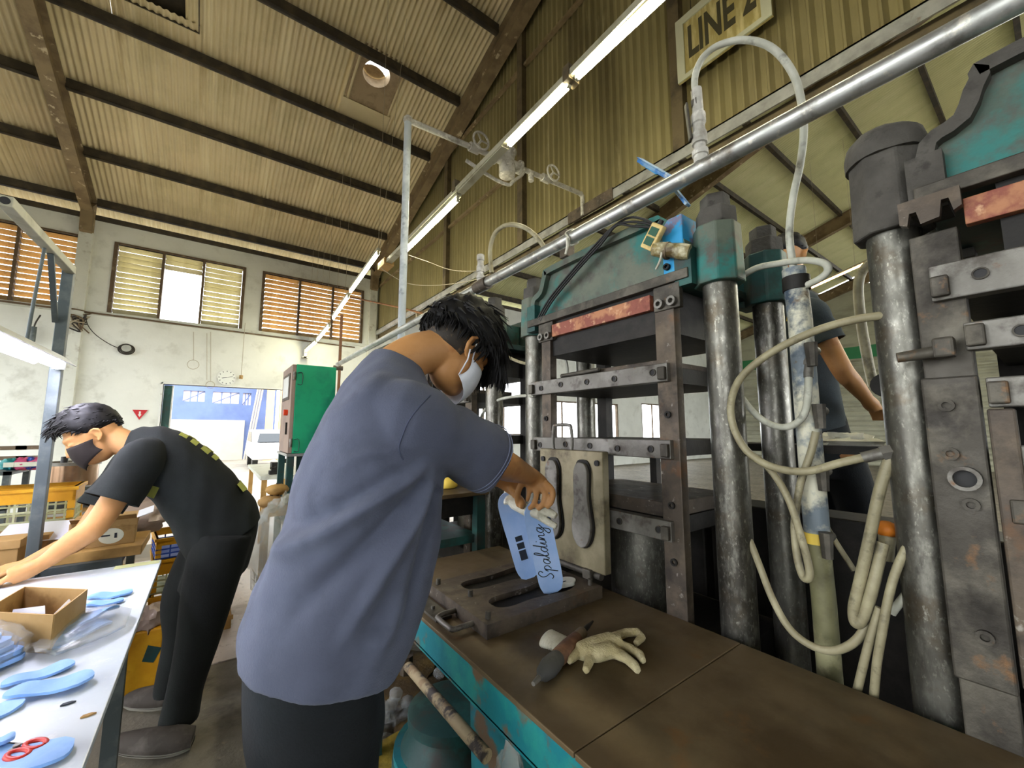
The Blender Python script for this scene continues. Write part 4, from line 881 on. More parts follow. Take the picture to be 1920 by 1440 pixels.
for ch in 'Spalding':
    w_, strokes = PEN[ch]
    for st_ in strokes: b.tube(spline([((pen + x + .28 * y) * U, y * U, 0) for x, y in st_], 5), .0017, n=5)
    pen += w_
b.v = [V((p.x, p.y, p.z * .3)) for p in b.v]
bendz = lambda x: .012 * math.sin(math.pi * x / L_) + .006 * math.sin(7 * x / L_)
b.v = [V((p.x + .055, p.y - .012, p.z + .0075 + bendz(p.x + .055))) for p in b.v]
b.xf(M_).build('script', 'ink', hb)
# white cotton gloves bunched on the insoles' tops
cg = thing('cotton_glove', 'white cotton glove pinched together with the held insoles', 'glove', (.95, 1.13, 1.2))
b = MB()
A = lambda px, py, x=.92: at(px, py, X=x)
b.tube([A(950, 925), A(965, 945), A(990, 958), A(1015, 962)], [.018, .022, .022, .02], n=10)
b.tube([A(1000, 955), A(1025, 958, .93), A(1043, 968, .94)], [.016, .017, .012], n=10)
b.tube([A(1005, 965), A(1030, 980, .94), A(1044, 988, .95)], [.013, .013, .010], n=10)
b.tube([A(955, 930), A(948, 922), A(950, 912)], [.012, .010, .008], n=10)
b.tube([A(965, 940), A(950, 938, .90), A(945, 945, .9)], [.016, .013, .008], n=10)
shift(remeshed(b, 'cloth', 'knit_white', None, .005, 4), cg)
# ================================================================== left side of the hall
# white packing table
tb = thing('packing_table', 'white board table with blue insoles in the left foreground', 'table', (-.7, 1.4, 0))
shift(MB().box((-1.35, -.3, .832), (-.145, 2.54, .85)).build('table_board', 'white_board', bevel=.002), tb)
shift(MB().box((-1.30, -.2, .76), (-.20, 2.44, .80)).build('frame', 'grey_steel'), tb)
shift(MB().box((-1.30, -.2, .80), (-.20, 2.44, .832)).build('batten', 'wood'), tb)
for x in (-1.27, -.24):
    for y in (-.15, 2.36): shift(MB().box((x - .025, y - .025, 0), (x + .025, y + .025, .76)).build('leg', 'grey_steel'), tb)
shift(MB().box((-.30, 2.485, .8505), (-.15, 2.54, .8512)).build('tape_strip', mat('tape_pale', '#d9dca0', rough=.5)), tb)
TZ = .8505
T = lambda px, py, z=TZ: at(px, py, Z=z)
def flat_insole(label, heel, toe, mirror=1, z=0.0, m='blue_foam', w=1.75):
    a, c = T(*heel), T(*toe); o = thing('blue_insole', label, 'insole', a + V((0, 0, z)), group='blue insoles on the packing table')
    d = c - a; M_ = Matrix.Rotation(math.atan2(d.y, d.x), 4, 'Z')
    insole_mb(d.length, w, .006, lambda u: .003 + .003 * math.sin(9 * u), mirror).xf(M_).build('foam', m, o, smooth=50); return o
flat_insole('flat blue insole nearest the far table edge, partly behind the carton', (165, 1122), (246, 1115), 1)
flat_insole('flat blue insole just in front of the farthest one', (163, 1136), (230, 1130), -1)
flat_insole('blue insole with its toe at the table middle, upper of two crossed', (0, 1290), (140, 1248), 1)
flat_insole('blue insole reaching furthest towards the table edge', (8, 1312), (174, 1280), -1, .007)
flat_insole('short blue insole piece at the left picture edge below the crossed pair', (-60, 1375), (40, 1318), 1, .0)
flat_insole('blue insole at the bottom left under the red scissors', (-110, 1432), (124, 1424), 1, w=1.25)
flat_insole('blue insole lying left of the red scissors', (-60, 1415), (25, 1398), -1, .007)
bg_ = thing('bagged_insoles', 'clear bag holding a pair of blue insoles beside the carton', 'packet', T(150, 1195))
for k, (h, t_) in enumerate((((95, 1222), (200, 1165)), ((110, 1208), (207, 1152)))):
    a, c = T(*h) + V((0, 0, .004 + .012 * k)), T(*t_) + V((0, 0, .012 * k)); d = c - a
    M_ = Matrix.Translation(a) @ Matrix.Rotation(math.atan2(d.y, d.x), 4, 'Z') @ Matrix.Rotation(R(12 * (1 - 2 * k)), 4, 'X')
    shift(insole_mb(d.length, 1.5, .007, lambda u: .012 * math.sin(math.pi * u) + .004 * math.sin(11 * u), 1 - 2 * k).xf(M_).build('insole', 'blue_foam', smooth=50), bg_)
def crumple(b, c, r, seed, n=18, m=10, amp=.25, freq=3.0):
    c = V(c); r = V(r); rings = []
    for j in range(m + 1):
        t = math.pi * (j + .05) / (m + .1); ring = []
        for i in range(n):
            d = V((math.sin(t) * math.cos(2 * math.pi * i / n), math.sin(t) * math.sin(2 * math.pi * i / n), -math.cos(t)))
            k = 1 + amp * (noise.noise(d * freq + V((seed, seed * 2.3, 0))) * 1.2 + .5 * noise.noise(d * freq * 2.7 + V((seed, 5, 0))))
            ring.append(c + V((d.x * r.x, d.y * r.y, d.z * r.z)) * k)
        rings.append(ring)
    return b.loft(rings)
shift(crumple(MB(), T(152, 1190) + V((0, 0, .022)), (.10, .15, .022), 3, amp=.2).build('bag', 'plastic_clear', smooth=40), bg_)
bl_ = thing('bagged_insoles', 'bulging clear packet of blue insoles at the left picture edge', 'packet', T(8, 1250))
for k in range(5):
    M_ = Matrix.Translation(T(8, 1262) + V((-.10, -.075, .004 + .013 * k))) @ Matrix.Rotation(R(62 + 5 * k), 4, 'Z')
    shift(insole_mb(.20, 1.7, .011, lambda u: .006 * math.sin(math.pi * u), 1 - 2 * (k % 2)).xf(M_).build('insole', 'blue_foam', smooth=50), bl_)
shift(crumple(MB(), T(0, 1240) + V((-.045, .01, .038)), (.095, .125, .045), 9, n=30, m=16, amp=.22, freq=4).build('bag', 'plastic_clear', smooth=40), bl_)
# open carton on the table
p1, p2 = T(95, 1224), T(158, 1166); p0 = T(-40, 1216)
cb = thing('open_carton', 'open brown carton with white paper inside on the packing table', 'box', p1)
ux = (p0 - p1); ux.z = 0; uy = (p2 - p1); uy.z = 0; hgt = .098
for o_, v_ in ((V(), ux), (V(), uy), (ux, uy), (uy, ux)):
    nn = V((0, 0, 1)).cross(v_).normalized() * .004
    MB().add([o_, o_ + v_, o_ + v_ + nn, o_ + nn] + [q + V((0, 0, hgt)) for q in (o_, o_ + v_, o_ + v_ + nn, o_ + nn)], [(0, 3, 2, 1), (4, 5, 6, 7), (0, 1, 5, 4), (1, 2, 6, 5), (2, 3, 7, 6), (3, 0, 4, 7)]).build('side', 'cardboard', cb)
MB().add([V(), ux, ux + uy, uy] + [q + V((0, 0, .004)) for q in (V(), ux, ux + uy, uy)], [(0, 3, 2, 1), (4, 5, 6, 7), (0, 1, 5, 4), (1, 2, 6, 5), (2, 3, 7, 6), (3, 0, 4, 7)]).build('bottom', 'cardboard_in', cb)
MB().prism([(0, 0), (.12, .0), (.13, .05), (.03, .065)], ux * .25 + uy * .3 + V((0, 0, .03)), ux.normalized(), (uy.normalized() * .5 + V((0, 0, .8))), V((0, 0, .002))).build('paper_liner', 'paper', cb)
MB().prism([(0, 0), (.10, .0), (.10, .06), (.0, .05)], ux * .05 + uy * .35 + V((0, 0, .04)), uy.normalized(), (ux.normalized() * .6 + V((0, 0, .6))), V((0, 0, .002))).build('paper_liner', 'paper', cb)
# scissors with red handles
sc = thing('red_scissors', 'scissors with red handles on the packing table', 'scissors', T(30, 1408))
d = (T(50, 1412) - T(0, 1404)); d.normalize(); s_ = V((-d.y, d.x, 0))
for k, e in ((1, .018), (-1, .022)):
    c = d * .026 + s_ * e * k * .62
    MB().tube([c + d * .019 * math.cos(t) + s_ * .011 * math.sin(t) + V((0, 0, .006)) for t in [2 * math.pi * i / 16 for i in range(17)]], .005, n=8).build('handle', 'red', sc, smooth=60)
    MB().bar(-d * .0 + s_ * e * k * .3 + V((0, 0, .005)), -d * .08 + V((0, 0, .005)), .008, .004).build('blade', 'iron_light', sc)
MB().cyl((0, 0, .001), (0, 0, .011), .005).build('pivot', 'iron_light', sc)
for k, (px, py) in enumerate(((128, 1320), (166, 1342))):
    q = T(px, py); o = thing('leather_scrap', ['tiny dark scrap in the middle of the white table', 'tiny beige scrap at the white table edge'][k], 'scrap', q)
    MB().prism([(-.012, -.003), (.0, -.005), (.012, .0), (.004, .005), (-.009, .004)], (0, 0, 0), (1, 0, 0), (0, 1, 0), (0, 0, .003)).build('scrap', ['ink', 'wood'][k], o)
# work lamp
wl = thing('work_lamp', 'grey post work lamp with a lit tube over the packing table', 'lamp', (-.63, 2.92, 0))
LPX, LPY = -.635, 2.93
shift(MB().bar((LPX, LPY, 0), (LPX, LPY, 2.25), .042, .042).build('post', 'grey_steel', bevel=.003), wl)
shift(MB().bar((LPX + .01, LPY - .02, 2.25), (LPX + .01, 2.10, 2.235), .038, .038).build('arm', 'lamp_metal', bevel=.003), wl)
shift(MB().cyl((LPX + .01, 2.108, 2.235), (LPX + .01, 2.096, 2.235), .013).build('arm_bore', 'rubber'), wl)
shift(MB().bar((LPX - .02, LPY - .02, 1.98), (LPX + .01, 2.6, 2.23), .02, .02).build('brace', 'grey_steel'), wl)
shift(MB().add([V((LPX + x, y, z)) for y in (1.62, 2.90) for x, z in ((-.075, 1.762), (-.03, 1.805), (.03, 1.805), (.075, 1.762), (.068, 1.76), (.028, 1.798), (-.028, 1.798), (-.068, 1.76))], [(i, (i + 1) % 8, 8 + (i + 1) % 8, 8 + i) for i in range(8)] + [tuple(range(8))[::-1], tuple(range(8, 16))]).build('reflector', 'paint_white'), wl)
shift(MB().cyl((LPX + .02, 1.66, 1.757), (LPX + .02, 2.86, 1.757), .018, n=12).build('tube', 'tube_cool', smooth=60), wl)
for y in (1.65, 2.87): shift(MB().box((LPX - .0, y - .012, 1.74), (LPX + .04, y + .012, 1.80)).build('tube_holder', 'paint_white'), wl)
shift(MB().tube([(LPX + .0, 2.50, 1.80), (LPX + .005, 2.50, 1.98), (LPX + .01, 2.52, 2.22)], .006).build('hanger_rod', 'grey_steel'), wl)

# second table with cartons
t2 = thing('carton_table', 'grey steel framed table loaded with cartons behind the packing table', 'table', (-.9, 3.3, 0))
TH2 = .78
shift(MB().box((-2.4, 2.98, TH2 - .02), (-.33, 3.75, TH2)).build('top', 'grey_steel'), t2)
shift(MB().box((-2.4, 2.98, TH2 - .10), (-.33, 3.02, TH2 - .02)).build('apron', 'grey_steel'), t2)
shift(MB().box((-2.4, 2.98, .28), (-.33, 3.75, .30)).build('shelf', 'wood'), t2)
for x in (-2.36, -.37):
    for y in (3.02, 3.71): shift(MB().box((x - .02, y - .02, 0), (x + .02, y + .02, TH2 - .02)).build('leg', 'grey_steel'), t2)
def carton(label, x0, x1, y0, y1, z0, h, m='cardboard', lid=True, rot=0.0, flaps=False, lbl=None):
    c = V(((x0 + x1) / 2, (y0 + y1) / 2, z0)); o = thing('carton', label, 'box', c, group='cartons on the grey table'); o.rotation_euler.z = R(rot)
    w, d = (x1 - x0) / 2, (y1 - y0) / 2
    MB().box((-w, -d, 0), (w, d, h)).build('body', m, o, bevel=.003)
    if lid: MB().box((-w - .006, -d - .006, h - .035), (w + .006, d + .006, h + .004)).build('lid', m, o, bevel=.002)
    if flaps:
        MB().prism([(-w, 0), (w, 0), (w, .09), (-w, .09)], (0, -d, h), (1, 0, 0), (0, -.8, .35), (0, .0, .004)).build('flap', m, o)
        MB().prism([(-d, 0), (d, 0), (d, .08), (-d, .08)], (w, 0, h), (0, 1, 0), (.85, 0, .3), (0, 0, .004)).build('flap', 'paper', o)
    if lbl:
        n = 24; MB().prism([(lbl[2] * math.cos(2 * math.pi * i / n), lbl[2] * .8 * math.sin(2 * math.pi * i / n)) for i in range(n)], (lbl[0], -d - .001, lbl[1]), (1, 0, 0), (0, 0, 1), (0, -.001, 0)).build('round_label', 'label_paper', o)
        MB().box((lbl[0] - .04, -d - .003, lbl[1]), (lbl[0] - .005, -d - .002, lbl[1] + .008)).box((lbl[0] + .012, -d - .003, lbl[1] - .012), (lbl[0] + .022, -d - .002, lbl[1] + .014)).build('label_print', 'ink', o)
    return o
carton('carton with a round white label at the right end of the carton table', -.56, -.31, 3.10, 3.36, TH2 + .05, .13, flaps=True, lbl=(.03, .05, .05), rot=4)
carton('shallow wooden tray under the labelled carton', -.62, -.26, 3.02, 3.42, TH2, .05, 'wood', lid=False)
carton('brown carton with white sheet on top behind the lamp post', -.98, -.645, 3.18, 3.42, TH2, .125, lid=True)
carton('large lidded brown carton at the left picture edge', -1.5, -.70, 3.0, 3.155, TH2, .145)
carton('low carton standing on the floor under the carton table', -.90, -.42, 3.06, 3.6, .30, .28, lid=False)
sh_ = thing('paper_sheet', 'bright white paper sheet on the carton behind the lamp post', 'paper', (-.72, 3.27, TH2 + .133)); MB().prism([(-.12, -.10), (.18, -.11), (.17, .10), (-.11, .11)], (0, 0, 0), (1, 0, 0), (0, .95, .3), (0, 0, .002)).build('sheet', 'paper', sh_)

def crate(label, loc, size, rot=0.0, top='crate_yellow', low='crate_white', group='plastic crates', rim=.10):
    """open basket: solid rim above, grid of bars below"""
    o = thing('plastic_crate', label, 'crate', loc, group=group); o.rotation_euler.z = R(rot); w, d, h = size[0] / 2, size[1] / 2, size[2]
    b = MB(); t = .012
    b.box((-w, -d, h - rim), (w, -d + t, h)); b.box((-w, d - t, h - rim), (w, d, h)); b.box((-w, -d, h - rim), (-w + t, d, h)); b.box((w - t, -d, h - rim), (w, d, h))
    b.box((-w - .01, -d - .01, h - .02), (w + .01, -d + t, h)); b.box((-w - .01, d - t, h - .02), (w + .01, d + .01, h)); b.box((-w - .01, -d, h - .02), (-w + t, d, h)); b.box((w - t, -d, h - .02), (w + .01, d, h))
    b.build('rim', top, o)
    for sx in (-1, 1):
        for sy in (-1, 1): MB().box((min(sx * w, sx * (w - .03)), min(sy * d, sy * (d - .03)), 0), (max(sx * w, sx * (w - .03)), max(sy * d, sy * (d - .03)), h - rim)).build('corner_post', top, o)
    b = MB(); nx = max(4, int(size[0] / .07)); ny = max(3, int(size[1] / .07))
    for i in range(1, nx): x = -w + 2 * w * i / nx; b.box((x - .004, -d + .002, 0), (x + .004, -d + .010, h - rim)); b.box((x - .004, d - .010, 0), (x + .004, d - .002, h - rim))
    for i in range(1, ny): y = -d + 2 * d * i / ny; b.box((-w + .002, y - .004, 0), (-w + .010, y + .004, h - rim)); b.box((w - .010, y - .004, 0), (w - .002, y + .004, h - rim))
    for k in (0, .33, .66): z = (h - rim) * k; b.box((-w, -d, z), (w, -d + .011, z + .010)); b.box((-w, d - .011, z), (w, d, z + .010)); b.box((-w, -d, z), (-w + .011, d, z + .010)); b.box((w - .011, -d, z), (w, d, z + .010))
    b.build('lattice', low, o)
    MB().box((-w, -d, 0), (w, d, .008)).build('bottom', low, o)
    return o
crate('large yellow-rimmed crate with pale lattice on the carton table', (-1.0, 3.60, TH2 + .10), (.76, .30, .24), rot=3, rim=.08)
kb2 = thing('plank_stack', 'two pale planks under the large yellow-rimmed crate', 'planks', (-1.0, 3.60, TH2))
for k in range(2): MB().box((-.42, -.14, .05 * k), (.42, .14, .05 * k + .048)).build('plank', 'wood', kb2, bevel=.003)
bw = crate('yellow-rimmed crate low in the stack right of the carton table', (-.05, 3.98, .34), (.46, .40, .22), rot=6)
crate('bottom crate of the stack right of the carton table', (-.05, 3.98, .10), (.46, .40, .22), rot=4)
crate('blue-banded yellow crate on top of the stack by the carton table', (-.05, 3.98, .565), (.46, .40, .14), rot=8, top='crate_yellow', low='crate_blue', rim=.05)
kb = thing('pallet_box', 'brown wooden box the crate stack stands on', 'box', (-.05, 3.98, 0)); MB().box((-.26, -.23, 0), (.26, .23, .10)).build('body', 'wood', kb, bevel=.004); MB().box((-.27, -.24, .07), (.27, -.23, .10)).build('rail', 'wood', kb)
# yellow bin with a bag below the table edge
yb = thing('yellow_bin', 'dented yellow tin bin with a clear bag under the table edge', 'bin', (-.225, 3.24, 0))
MB().prism([(-.085, -.085), (.085, -.085), (.085, .085), (-.085, .085)], (0, 0, 0), (1, 0, 0), (0, 1, 0), (0, 0, .33)).build('body', 'crate_yellow', yb, bevel=.01)
MB().prism([(-.03, -.03), (.02, -.05), (.05, .02), (-.01, .05)], (.03, -.086, .2), (1, 0, 0), (0, 0, 1), (0, -.001, 0)).build('printed_mark', 'teal_dark', yb)
crumple(MB(), (0, 0, .36), (.09, .09, .08), 5, amp=.35).build('bag_liner', 'bag_pink', yb, smooth=40)
# plastic bags and bundles
def bag(label, c, r, seed, m='plastic_bag', amp=.28, cat='bag', name='plastic_bag', peak=False):
    o = thing(name, label, cat, V(c) - V((0, 0, r[2])))
    b = crumple(MB(), (0, 0, r[2]), r, seed, n=26, m=16, amp=amp)
    if peak: b.v = [V((p.x * (1.25 - .45 * p.z / r[2]), p.y * (1.25 - .45 * p.z / r[2]), p.z)) for p in b.v]
    b.build('film', m, o, smooth=60)
    if not peak: MB().tube(spline([(0, 0, 2 * r[2] - .03), (r[0] * .15, 0, 2 * r[2] + .02), (r[0] * .3, .02, 2 * r[2] + .03)], 4), [.02] * 4 + [.03] * 4 + [.035], n=8).build('knot', m, o, smooth=60)
    return o
bag('large clear plastic bag standing behind the bent man\'s waist', at(520, 1030, Y=3.6), (.20, .22, .34), 21)
bag('creased pinkish plastic bag on the carton table behind the arm', at(262, 968, Y=3.68), (.15, .12, .10), 22, 'bag_pink')
bag('clear plastic bag hanging below the bench at the bottom edge', at(960, 1468, X=.635), (.028, .07, .115), 23, amp=.35, peak=True)
for k in range(7):
    px, py, r = [(710, 1275, .05), (735, 1340, .07), (712, 1360, .05), (760, 1345, .04), (822, 1283, .03), (795, 1310, .03), (720, 1300, .045)][k]
    z = .03 + r * .5; q = at(px, py, Z=z)
    bag(['glassy clear scrap of film nearest the man\'s hem', 'largest crumpled clear film in the floor rubbish', 'clear film scrap at the left of the floor rubbish', 'dull clear film scrap touching the teal pedestal', 'small bright film scrap under the bench in the dark', 'tiny film scrap beside the rusty pipe', 'clear film scrap above the largest crumpled film'][k], q, (r * 1.2, r, r * .7), 40 + k, 'plastic_clear', .45, 'plastic scrap', 'film_scrap')
sh_ = thing('sponge_sheet', 'torn yellow foam sheet in the rubbish on the floor', 'foam', at(745, 1410, Z=.03)); MB().prism([(-.12, -.07), (-.02, -.10), (.10, -.06), (.13, .03), (.04, .09), (-.09, .07)], (0, 0, 0), (1, 0, 0), (0, 1, 0), (0, .0, .025)).build('foam', mat('foam_yellow', '#8f7a22', [('#5f4a1c', 8, .55, .08)], rough=.9, bump=.5), sh_, bevel=.006)
rb = thing('brown_sacking', 'crumpled brown sacking under the floor rubbish', 'sacking', at(745, 1290, Z=.02)); crumple(MB(), (0, 0, .03), (.28, .38, .05), 61, amp=.4).build('cloth', mat('sack', '#4a3a20', [('#6b5526', 7, .56, .1)], rough=.95, bump=.5), rb, smooth=50)
tp = thing('teal_pedestal', 'round teal cast pedestal on the floor below the bench', 'pedestal', (.93, 1.70, 0))
MB().loft([[V((r * math.cos(2 * math.pi * i / 32), r * math.sin(2 * math.pi * i / 32), z)) for i in range(32)] for z, r in ((0, .25), (.08, .25), (.11, .22), (.17, .18), (.20, .17), (.21, .19), (.25, .19), (.26, .16))]).build('base', 'teal_dark', tp, smooth=40)
MB().ring((0, 0, .09), (0, 0, .115), .245, .21, n=32).build('rim', 'teal_bright', tp, smooth=40)
rpi = thing('peeling_pipe', 'slanting pipe with peeling cream paint below the bench', 'pipe', at(765, 1245, X=.62))
pa, pb_ = at(762, 1245, X=.62), at(912, 1418, X=.60)
shift(MB().cyl(pa, pb_, .017, n=16).build('pipe', mat('peeling', '#3e3834', [('#a0906e', 14, .47, .04), ('#8a7455', 20, .6, .05)], rough=.7), smooth=60), rpi)
shift(MB().tube(spline([pa, pa + V((0, .03, .06)), pa + V((.02, .05, .14))], 4), .015).build('bend', 'iron_dark', smooth=60), rpi)
shift(MB().cyl(pa + V((0, 0, -.03)), pa + V((0, 0, .03)), .024, n=8).build('union', 'iron_brown', smooth=30), rpi)

# green control cabinet
gc = thing('control_cabinet', 'tall green electrical cabinet with grey door beside the doorway', 'cabinet', (.82, 4.85, 0))
def cp(b, name, m, par=None, **k):
    o = b.build(name, m, par, **k)
    return o if par else shift(o, gc)
cp(MB().box((.645, 4.5, 1.215), (1.02, 5.15, 2.10)), 'body', 'green_cabinet', bevel=.006)
dr = cp(MB().box((.61, 4.50, 1.22), (.645, 5.15, 2.095)), 'door', 'cabinet_door', bevel=.004)
MB().box((.604, 4.60, 1.75), (.612, 5.05, 2.02)).build('window_frame', 'iron_brown', dr); MB().box((.600, 4.64, 1.78), (.606, 5.01, 1.99)).build('window_pane', 'paint_white', dr)
MB().cyl((.612, 4.66, 1.62), (.575, 4.66, 1.62), .03).build('red_button', 'red_glow', dr, smooth=40)
MB().box((.595, 4.62, 1.40), (.612, 4.65, 1.52)).build('door_handle', 'iron_dark', dr)
for z in (1.98, 1.32):
    hg = cp(MB().cyl((.63, 4.49, z - .04), (.63, 4.49, z + .04), .012), 'hinge', 'iron_light', smooth=40)
    cp(MB().tube(spline([(.66, 4.49, z - .08), (.70, 4.485, z - .08), (.70, 4.485, z + .03), (.66, 4.49, z + .03)], 3), .004, n=6), 'lift_loop', 'teal_dark')
cp(MB().box((.60, 4.46, 1.19), (1.04, 5.18, 1.215)), 'base_plate', 'galvanised')
for x, y in ((.64, 4.52), (1.0, 4.52), (.64, 5.12), (1.0, 5.12)): cp(MB().box((x - .03, y - .03, 0), (x + .03, y + .03, 1.19)), 'leg', 'teal_dark')
cp(MB().box((.70, 4.54, .02), (1.0, 4.56, 1.19)), 'back_panel', 'teal_dark')
cp(MB().box((.62, 4.5, .55), (1.02, 5.14, .58)), 'shelf', 'iron_dark')
# bench with a vice at the door
vb = thing('vice_bench', 'pale workbench with a small vice in the glare by the doorway', 'bench', (.75, 7.2, 0))
shift(MB().box((.55, 6.2, .80), (1.15, 8.4, .85)).build('top', 'plaster_trim'), vb)
for x, y in ((.6, 6.25), (1.1, 6.25), (.6, 8.35), (1.1, 8.35)): shift(MB().box((x - .03, y - .03, 0), (x + .03, y + .03, .80)).build('leg', 'wood'), vb)
vc = thing('bench_vice', 'small dark vice clamped on the pale workbench', 'vice', (.72, 6.4, .85))
MB().box((-.06, -.06, 0), (.06, .06, .05)).box((-.04, -.08, .05), (.04, .02, .16)).box((-.04, .05, .06), (.04, .09, .16)).build('jaws', 'iron_dark', vc, bevel=.006)
MB().cyl((0, -.2, .10), (0, .05, .10), .014).cyl((-.07, -.19, .10), (.07, -.19, .10), .008).build('screw', 'iron_dark', vc, smooth=40)
# cushions at the cabinet foot
for k, (px, py, r) in enumerate(((508, 940, .10), (520, 918, .09))):
    q = at(px, py, Y=4.1); o = thing('foam_bundle', ['rounded orange foam roll at the cabinet foot', 'flat beige foam pad lying above the orange roll'][k], 'foam', q)
    crumple(MB(), (0, 0, 0), (r, r * .9, r * .55), 80 + k, amp=.1).build('foam', ['cardboard', 'wood'][k], o, smooth=60)
    MB().ring((-.01, 0, 0), (.01, 0, 0), r * .62, r * .58, n=16).build('band', 'rubber', o)
ft = thing('low_stand', 'low stand holding foam rolls in front of the green cabinet', 'stand', (.62, 4.1, 0)); 
zt_ = at(508, 956, Y=4.1).z
MB().box((-.22, -.16, zt_ - .03), (.30, .16, zt_)).build('top', 'wood', ft)
for x, y in ((-.2, -.14), (.28, -.14), (-.2, .14), (.28, .14)): MB().box((x - .015, y - .015, 0), (x + .015, y + .015, zt_ - .03)).build('leg', 'wood', ft)

# far left: steel drum, rack with goods, metal cage
dz = thing('steel_drum', 'shiny copper-toned steel drum against the far wall', 'drum', at(128, 925, Y=6.6))
dz.location.z = 0; q = at(128, 868, Y=6.6); MB().cyl((0, 0, .45), (0, 0, q.z), .22, n=32).build('shell', 'drum', dz, smooth=50)
MB().cyl((0, 0, 0), (0, 0, .45), .2, n=32).build('lower_shell', 'drum', dz, smooth=50); MB().ring((0, 0, q.z - .02), (0, 0, q.z + .015), .235, .21, n=32).build('rim', 'iron_light', dz, smooth=40)
MB().cyl((-.06, 0, q.z), (-.06, 0, q.z + .07), .03).build('bung', 'black_plastic', dz, smooth=40); MB().cyl((.03, 0, q.z), (.03, 0, q.z + .05), .025).build('bung', 'paint_white', dz, smooth=40)
rk = thing('storage_rack', 'low dark rack with coloured goods at the left picture edge', 'rack', (-1.9, 5.6, 0))
zr_ = at(40, 880, Y=5.6).z
MB().box((-.55, -.25, zr_ - .03), (.55, .25, zr_)).build('top', 'grey_steel', rk); MB().box((-.55, -.25, zr_ - .32), (.55, .25, zr_ - .29)).build('shelf', 'grey_steel', rk)
for x in (-.53, .53):
    for y in (-.23, .23): MB().box((x - .02, y - .02, 0), (x + .02, y + .02, zr_)).build('leg', 'grey_steel', rk)
for k, (px, m, l) in enumerate(((22, 'teal_bright', 'green-blue packet on the low rack'), (42, 'red', 'red packet on the low rack'), (58, 'crate_blue', 'blue packet on the low rack'), (70, 'red', 'pink bundle at the right end of the low rack'))):
    q = at(px, 872, Y=5.55); o = thing('goods_packet', l, 'packet', (q.x, q.y, zr_)); crumple(MB(), (0, 0, .05), (.07, .07, .055), 90 + k, amp=.3).build('wrap', mat('pink', '#c4507a', rough=.5) if k in (1, 3) else m, o, smooth=50)
    MB().box((-.03, -.075, .03), (.03, -.07, .07)).build('label', 'label_paper', o)
q = at(22, 898, Y=5.5); o = thing('paper_stack', 'stack of beige folded cloth on the rack shelf', 'stack', (q.x, q.y, zr_ - .29))
for k in range(4): MB().box((-.17 + .01 * k, -.12, .035 * k), (.15 + .008 * k, .12, .035 * k + .032)).build('layer', 'wood' if k % 2 else 'outside_pale', o, bevel=.008)
cg_ = thing('wire_cage', 'grey open metal cage trolley near the far wall', 'trolley', (at(160, 940, Y=6.0).x, 6.0, 0))
zc0, zc1 = at(160, 955, Y=6).z, at(160, 917, Y=6).z
b = MB()
for x in (-.32, .32):
    for y in (-.25, .25): b.box((x - .012, y - .012, 0), (x + .012, y + .012, zc1))
for z in (zc0, zc1): b.box((-.32, -.26, z - .012), (.32, -.24, z + .012)); b.box((-.32, .24, z - .012), (.32, .26, z + .012)); b.box((-.33, -.25, z - .012), (-.31, .25, z + .012)); b.box((.31, -.25, z - .012), (.33, .25, z + .012))
b.build('frame', 'galvanised', cg_); MB().box((-.3, .22, zc0), (.3, .24, zc1)).build('back_panel', 'grey_steel', cg_); MB().box((-.32, -.25, zc0 - .03), (.32, .25, zc0 - .015)).build('deck', 'wood', cg_)
pt = thing('pale_bench', 'pale wooden bench in the background under the black-shirted man', 'bench', (-.1, 5.4, 0))
zb_ = at(270, 940, Y=5.4).z
MB().box((-.55, -.3, zb_ - .05), (.45, .3, zb_)).build('top', 'outside_pale', pt)
for x in (-.5, .4):
    for y in (-.26, .26): MB().box((x - .03, y - .03, 0), (x + .03, y + .03, zb_ - .05)).build('leg', 'wood', pt)
MB().box((-.55, -.28, .25), (.45, .28, .28)).build('shelf', 'outside_pale', pt)

# ------------------------------------------------------------------ things on the far wall
ck = thing('wall_clock', 'round white wall clock above the doorway', 'clock', at(425, 708, Y=10.98))
MB().cyl((0, .02, 0), (0, -.015, 0), .175, n=36).build('case', 'paint_white', ck, smooth=40); MB().cyl((0, -.0155, 0), (0, -.017, 0), .16, n=36).build('face', 'clock_face', ck)
b = MB()
for k in range(12): t = 2 * math.pi * k / 12; b.bar((.125 * math.sin(t), -.018, .125 * math.cos(t)), (.15 * math.sin(t), -.018, .15 * math.cos(t)), .014, .002, hint=V((0, 1, 0)))
b.build('hour_marks', 'ink', ck)
MB().bar((0, -.02, 0), (-.085, -.02, -.02), .012, .002, hint=V((0, 1, 0))).build('hour_hand', 'ink', ck); MB().bar((0, -.022, 0), (.11, -.022, .03), .008, .002, hint=V((0, 1, 0))).build('minute_hand', 'ink', ck)
wsg = thing('warning_triangle', 'red triangular warning sign pointing down on the far wall', 'sign', at(262, 777, Y=10.985))
MB().prism([(-.115, .09), (.115, .09), (0, -.11)], (0, 0, 0), (1, 0, 0), (0, 0, 1), (0, -.006, 0)).build('plate', mat('sign_red', '#b5202a', rough=.5), wsg)
MB().prism([(-.014, .06), (.014, .06), (.014, .0), (.03, .0), (0, -.05), (-.03, 0), (-.014, 0)], (0, -.006, 0), (1, 0, 0), (0, 0, 1), (0, -.001, 0)).build('arrow', 'paint_white', wsg)
wb = thing('lamp_socket', 'small brown lamp socket hanging right of the clock', 'socket', at(452, 707, Y=10.9))
MB().cyl((0, 0, -.04), (0, 0, .04), .035).build('socket', 'cardboard', wb, smooth=40); MB().cyl((0, 0, .04), (0, 0, 1.25), .006, n=6).build('cord', 'wire_pale', wb)
cw = [at(x, y, Y=10.93) for x, y in ((160, 590), (165, 610), (180, 628), (205, 645), (228, 655))]
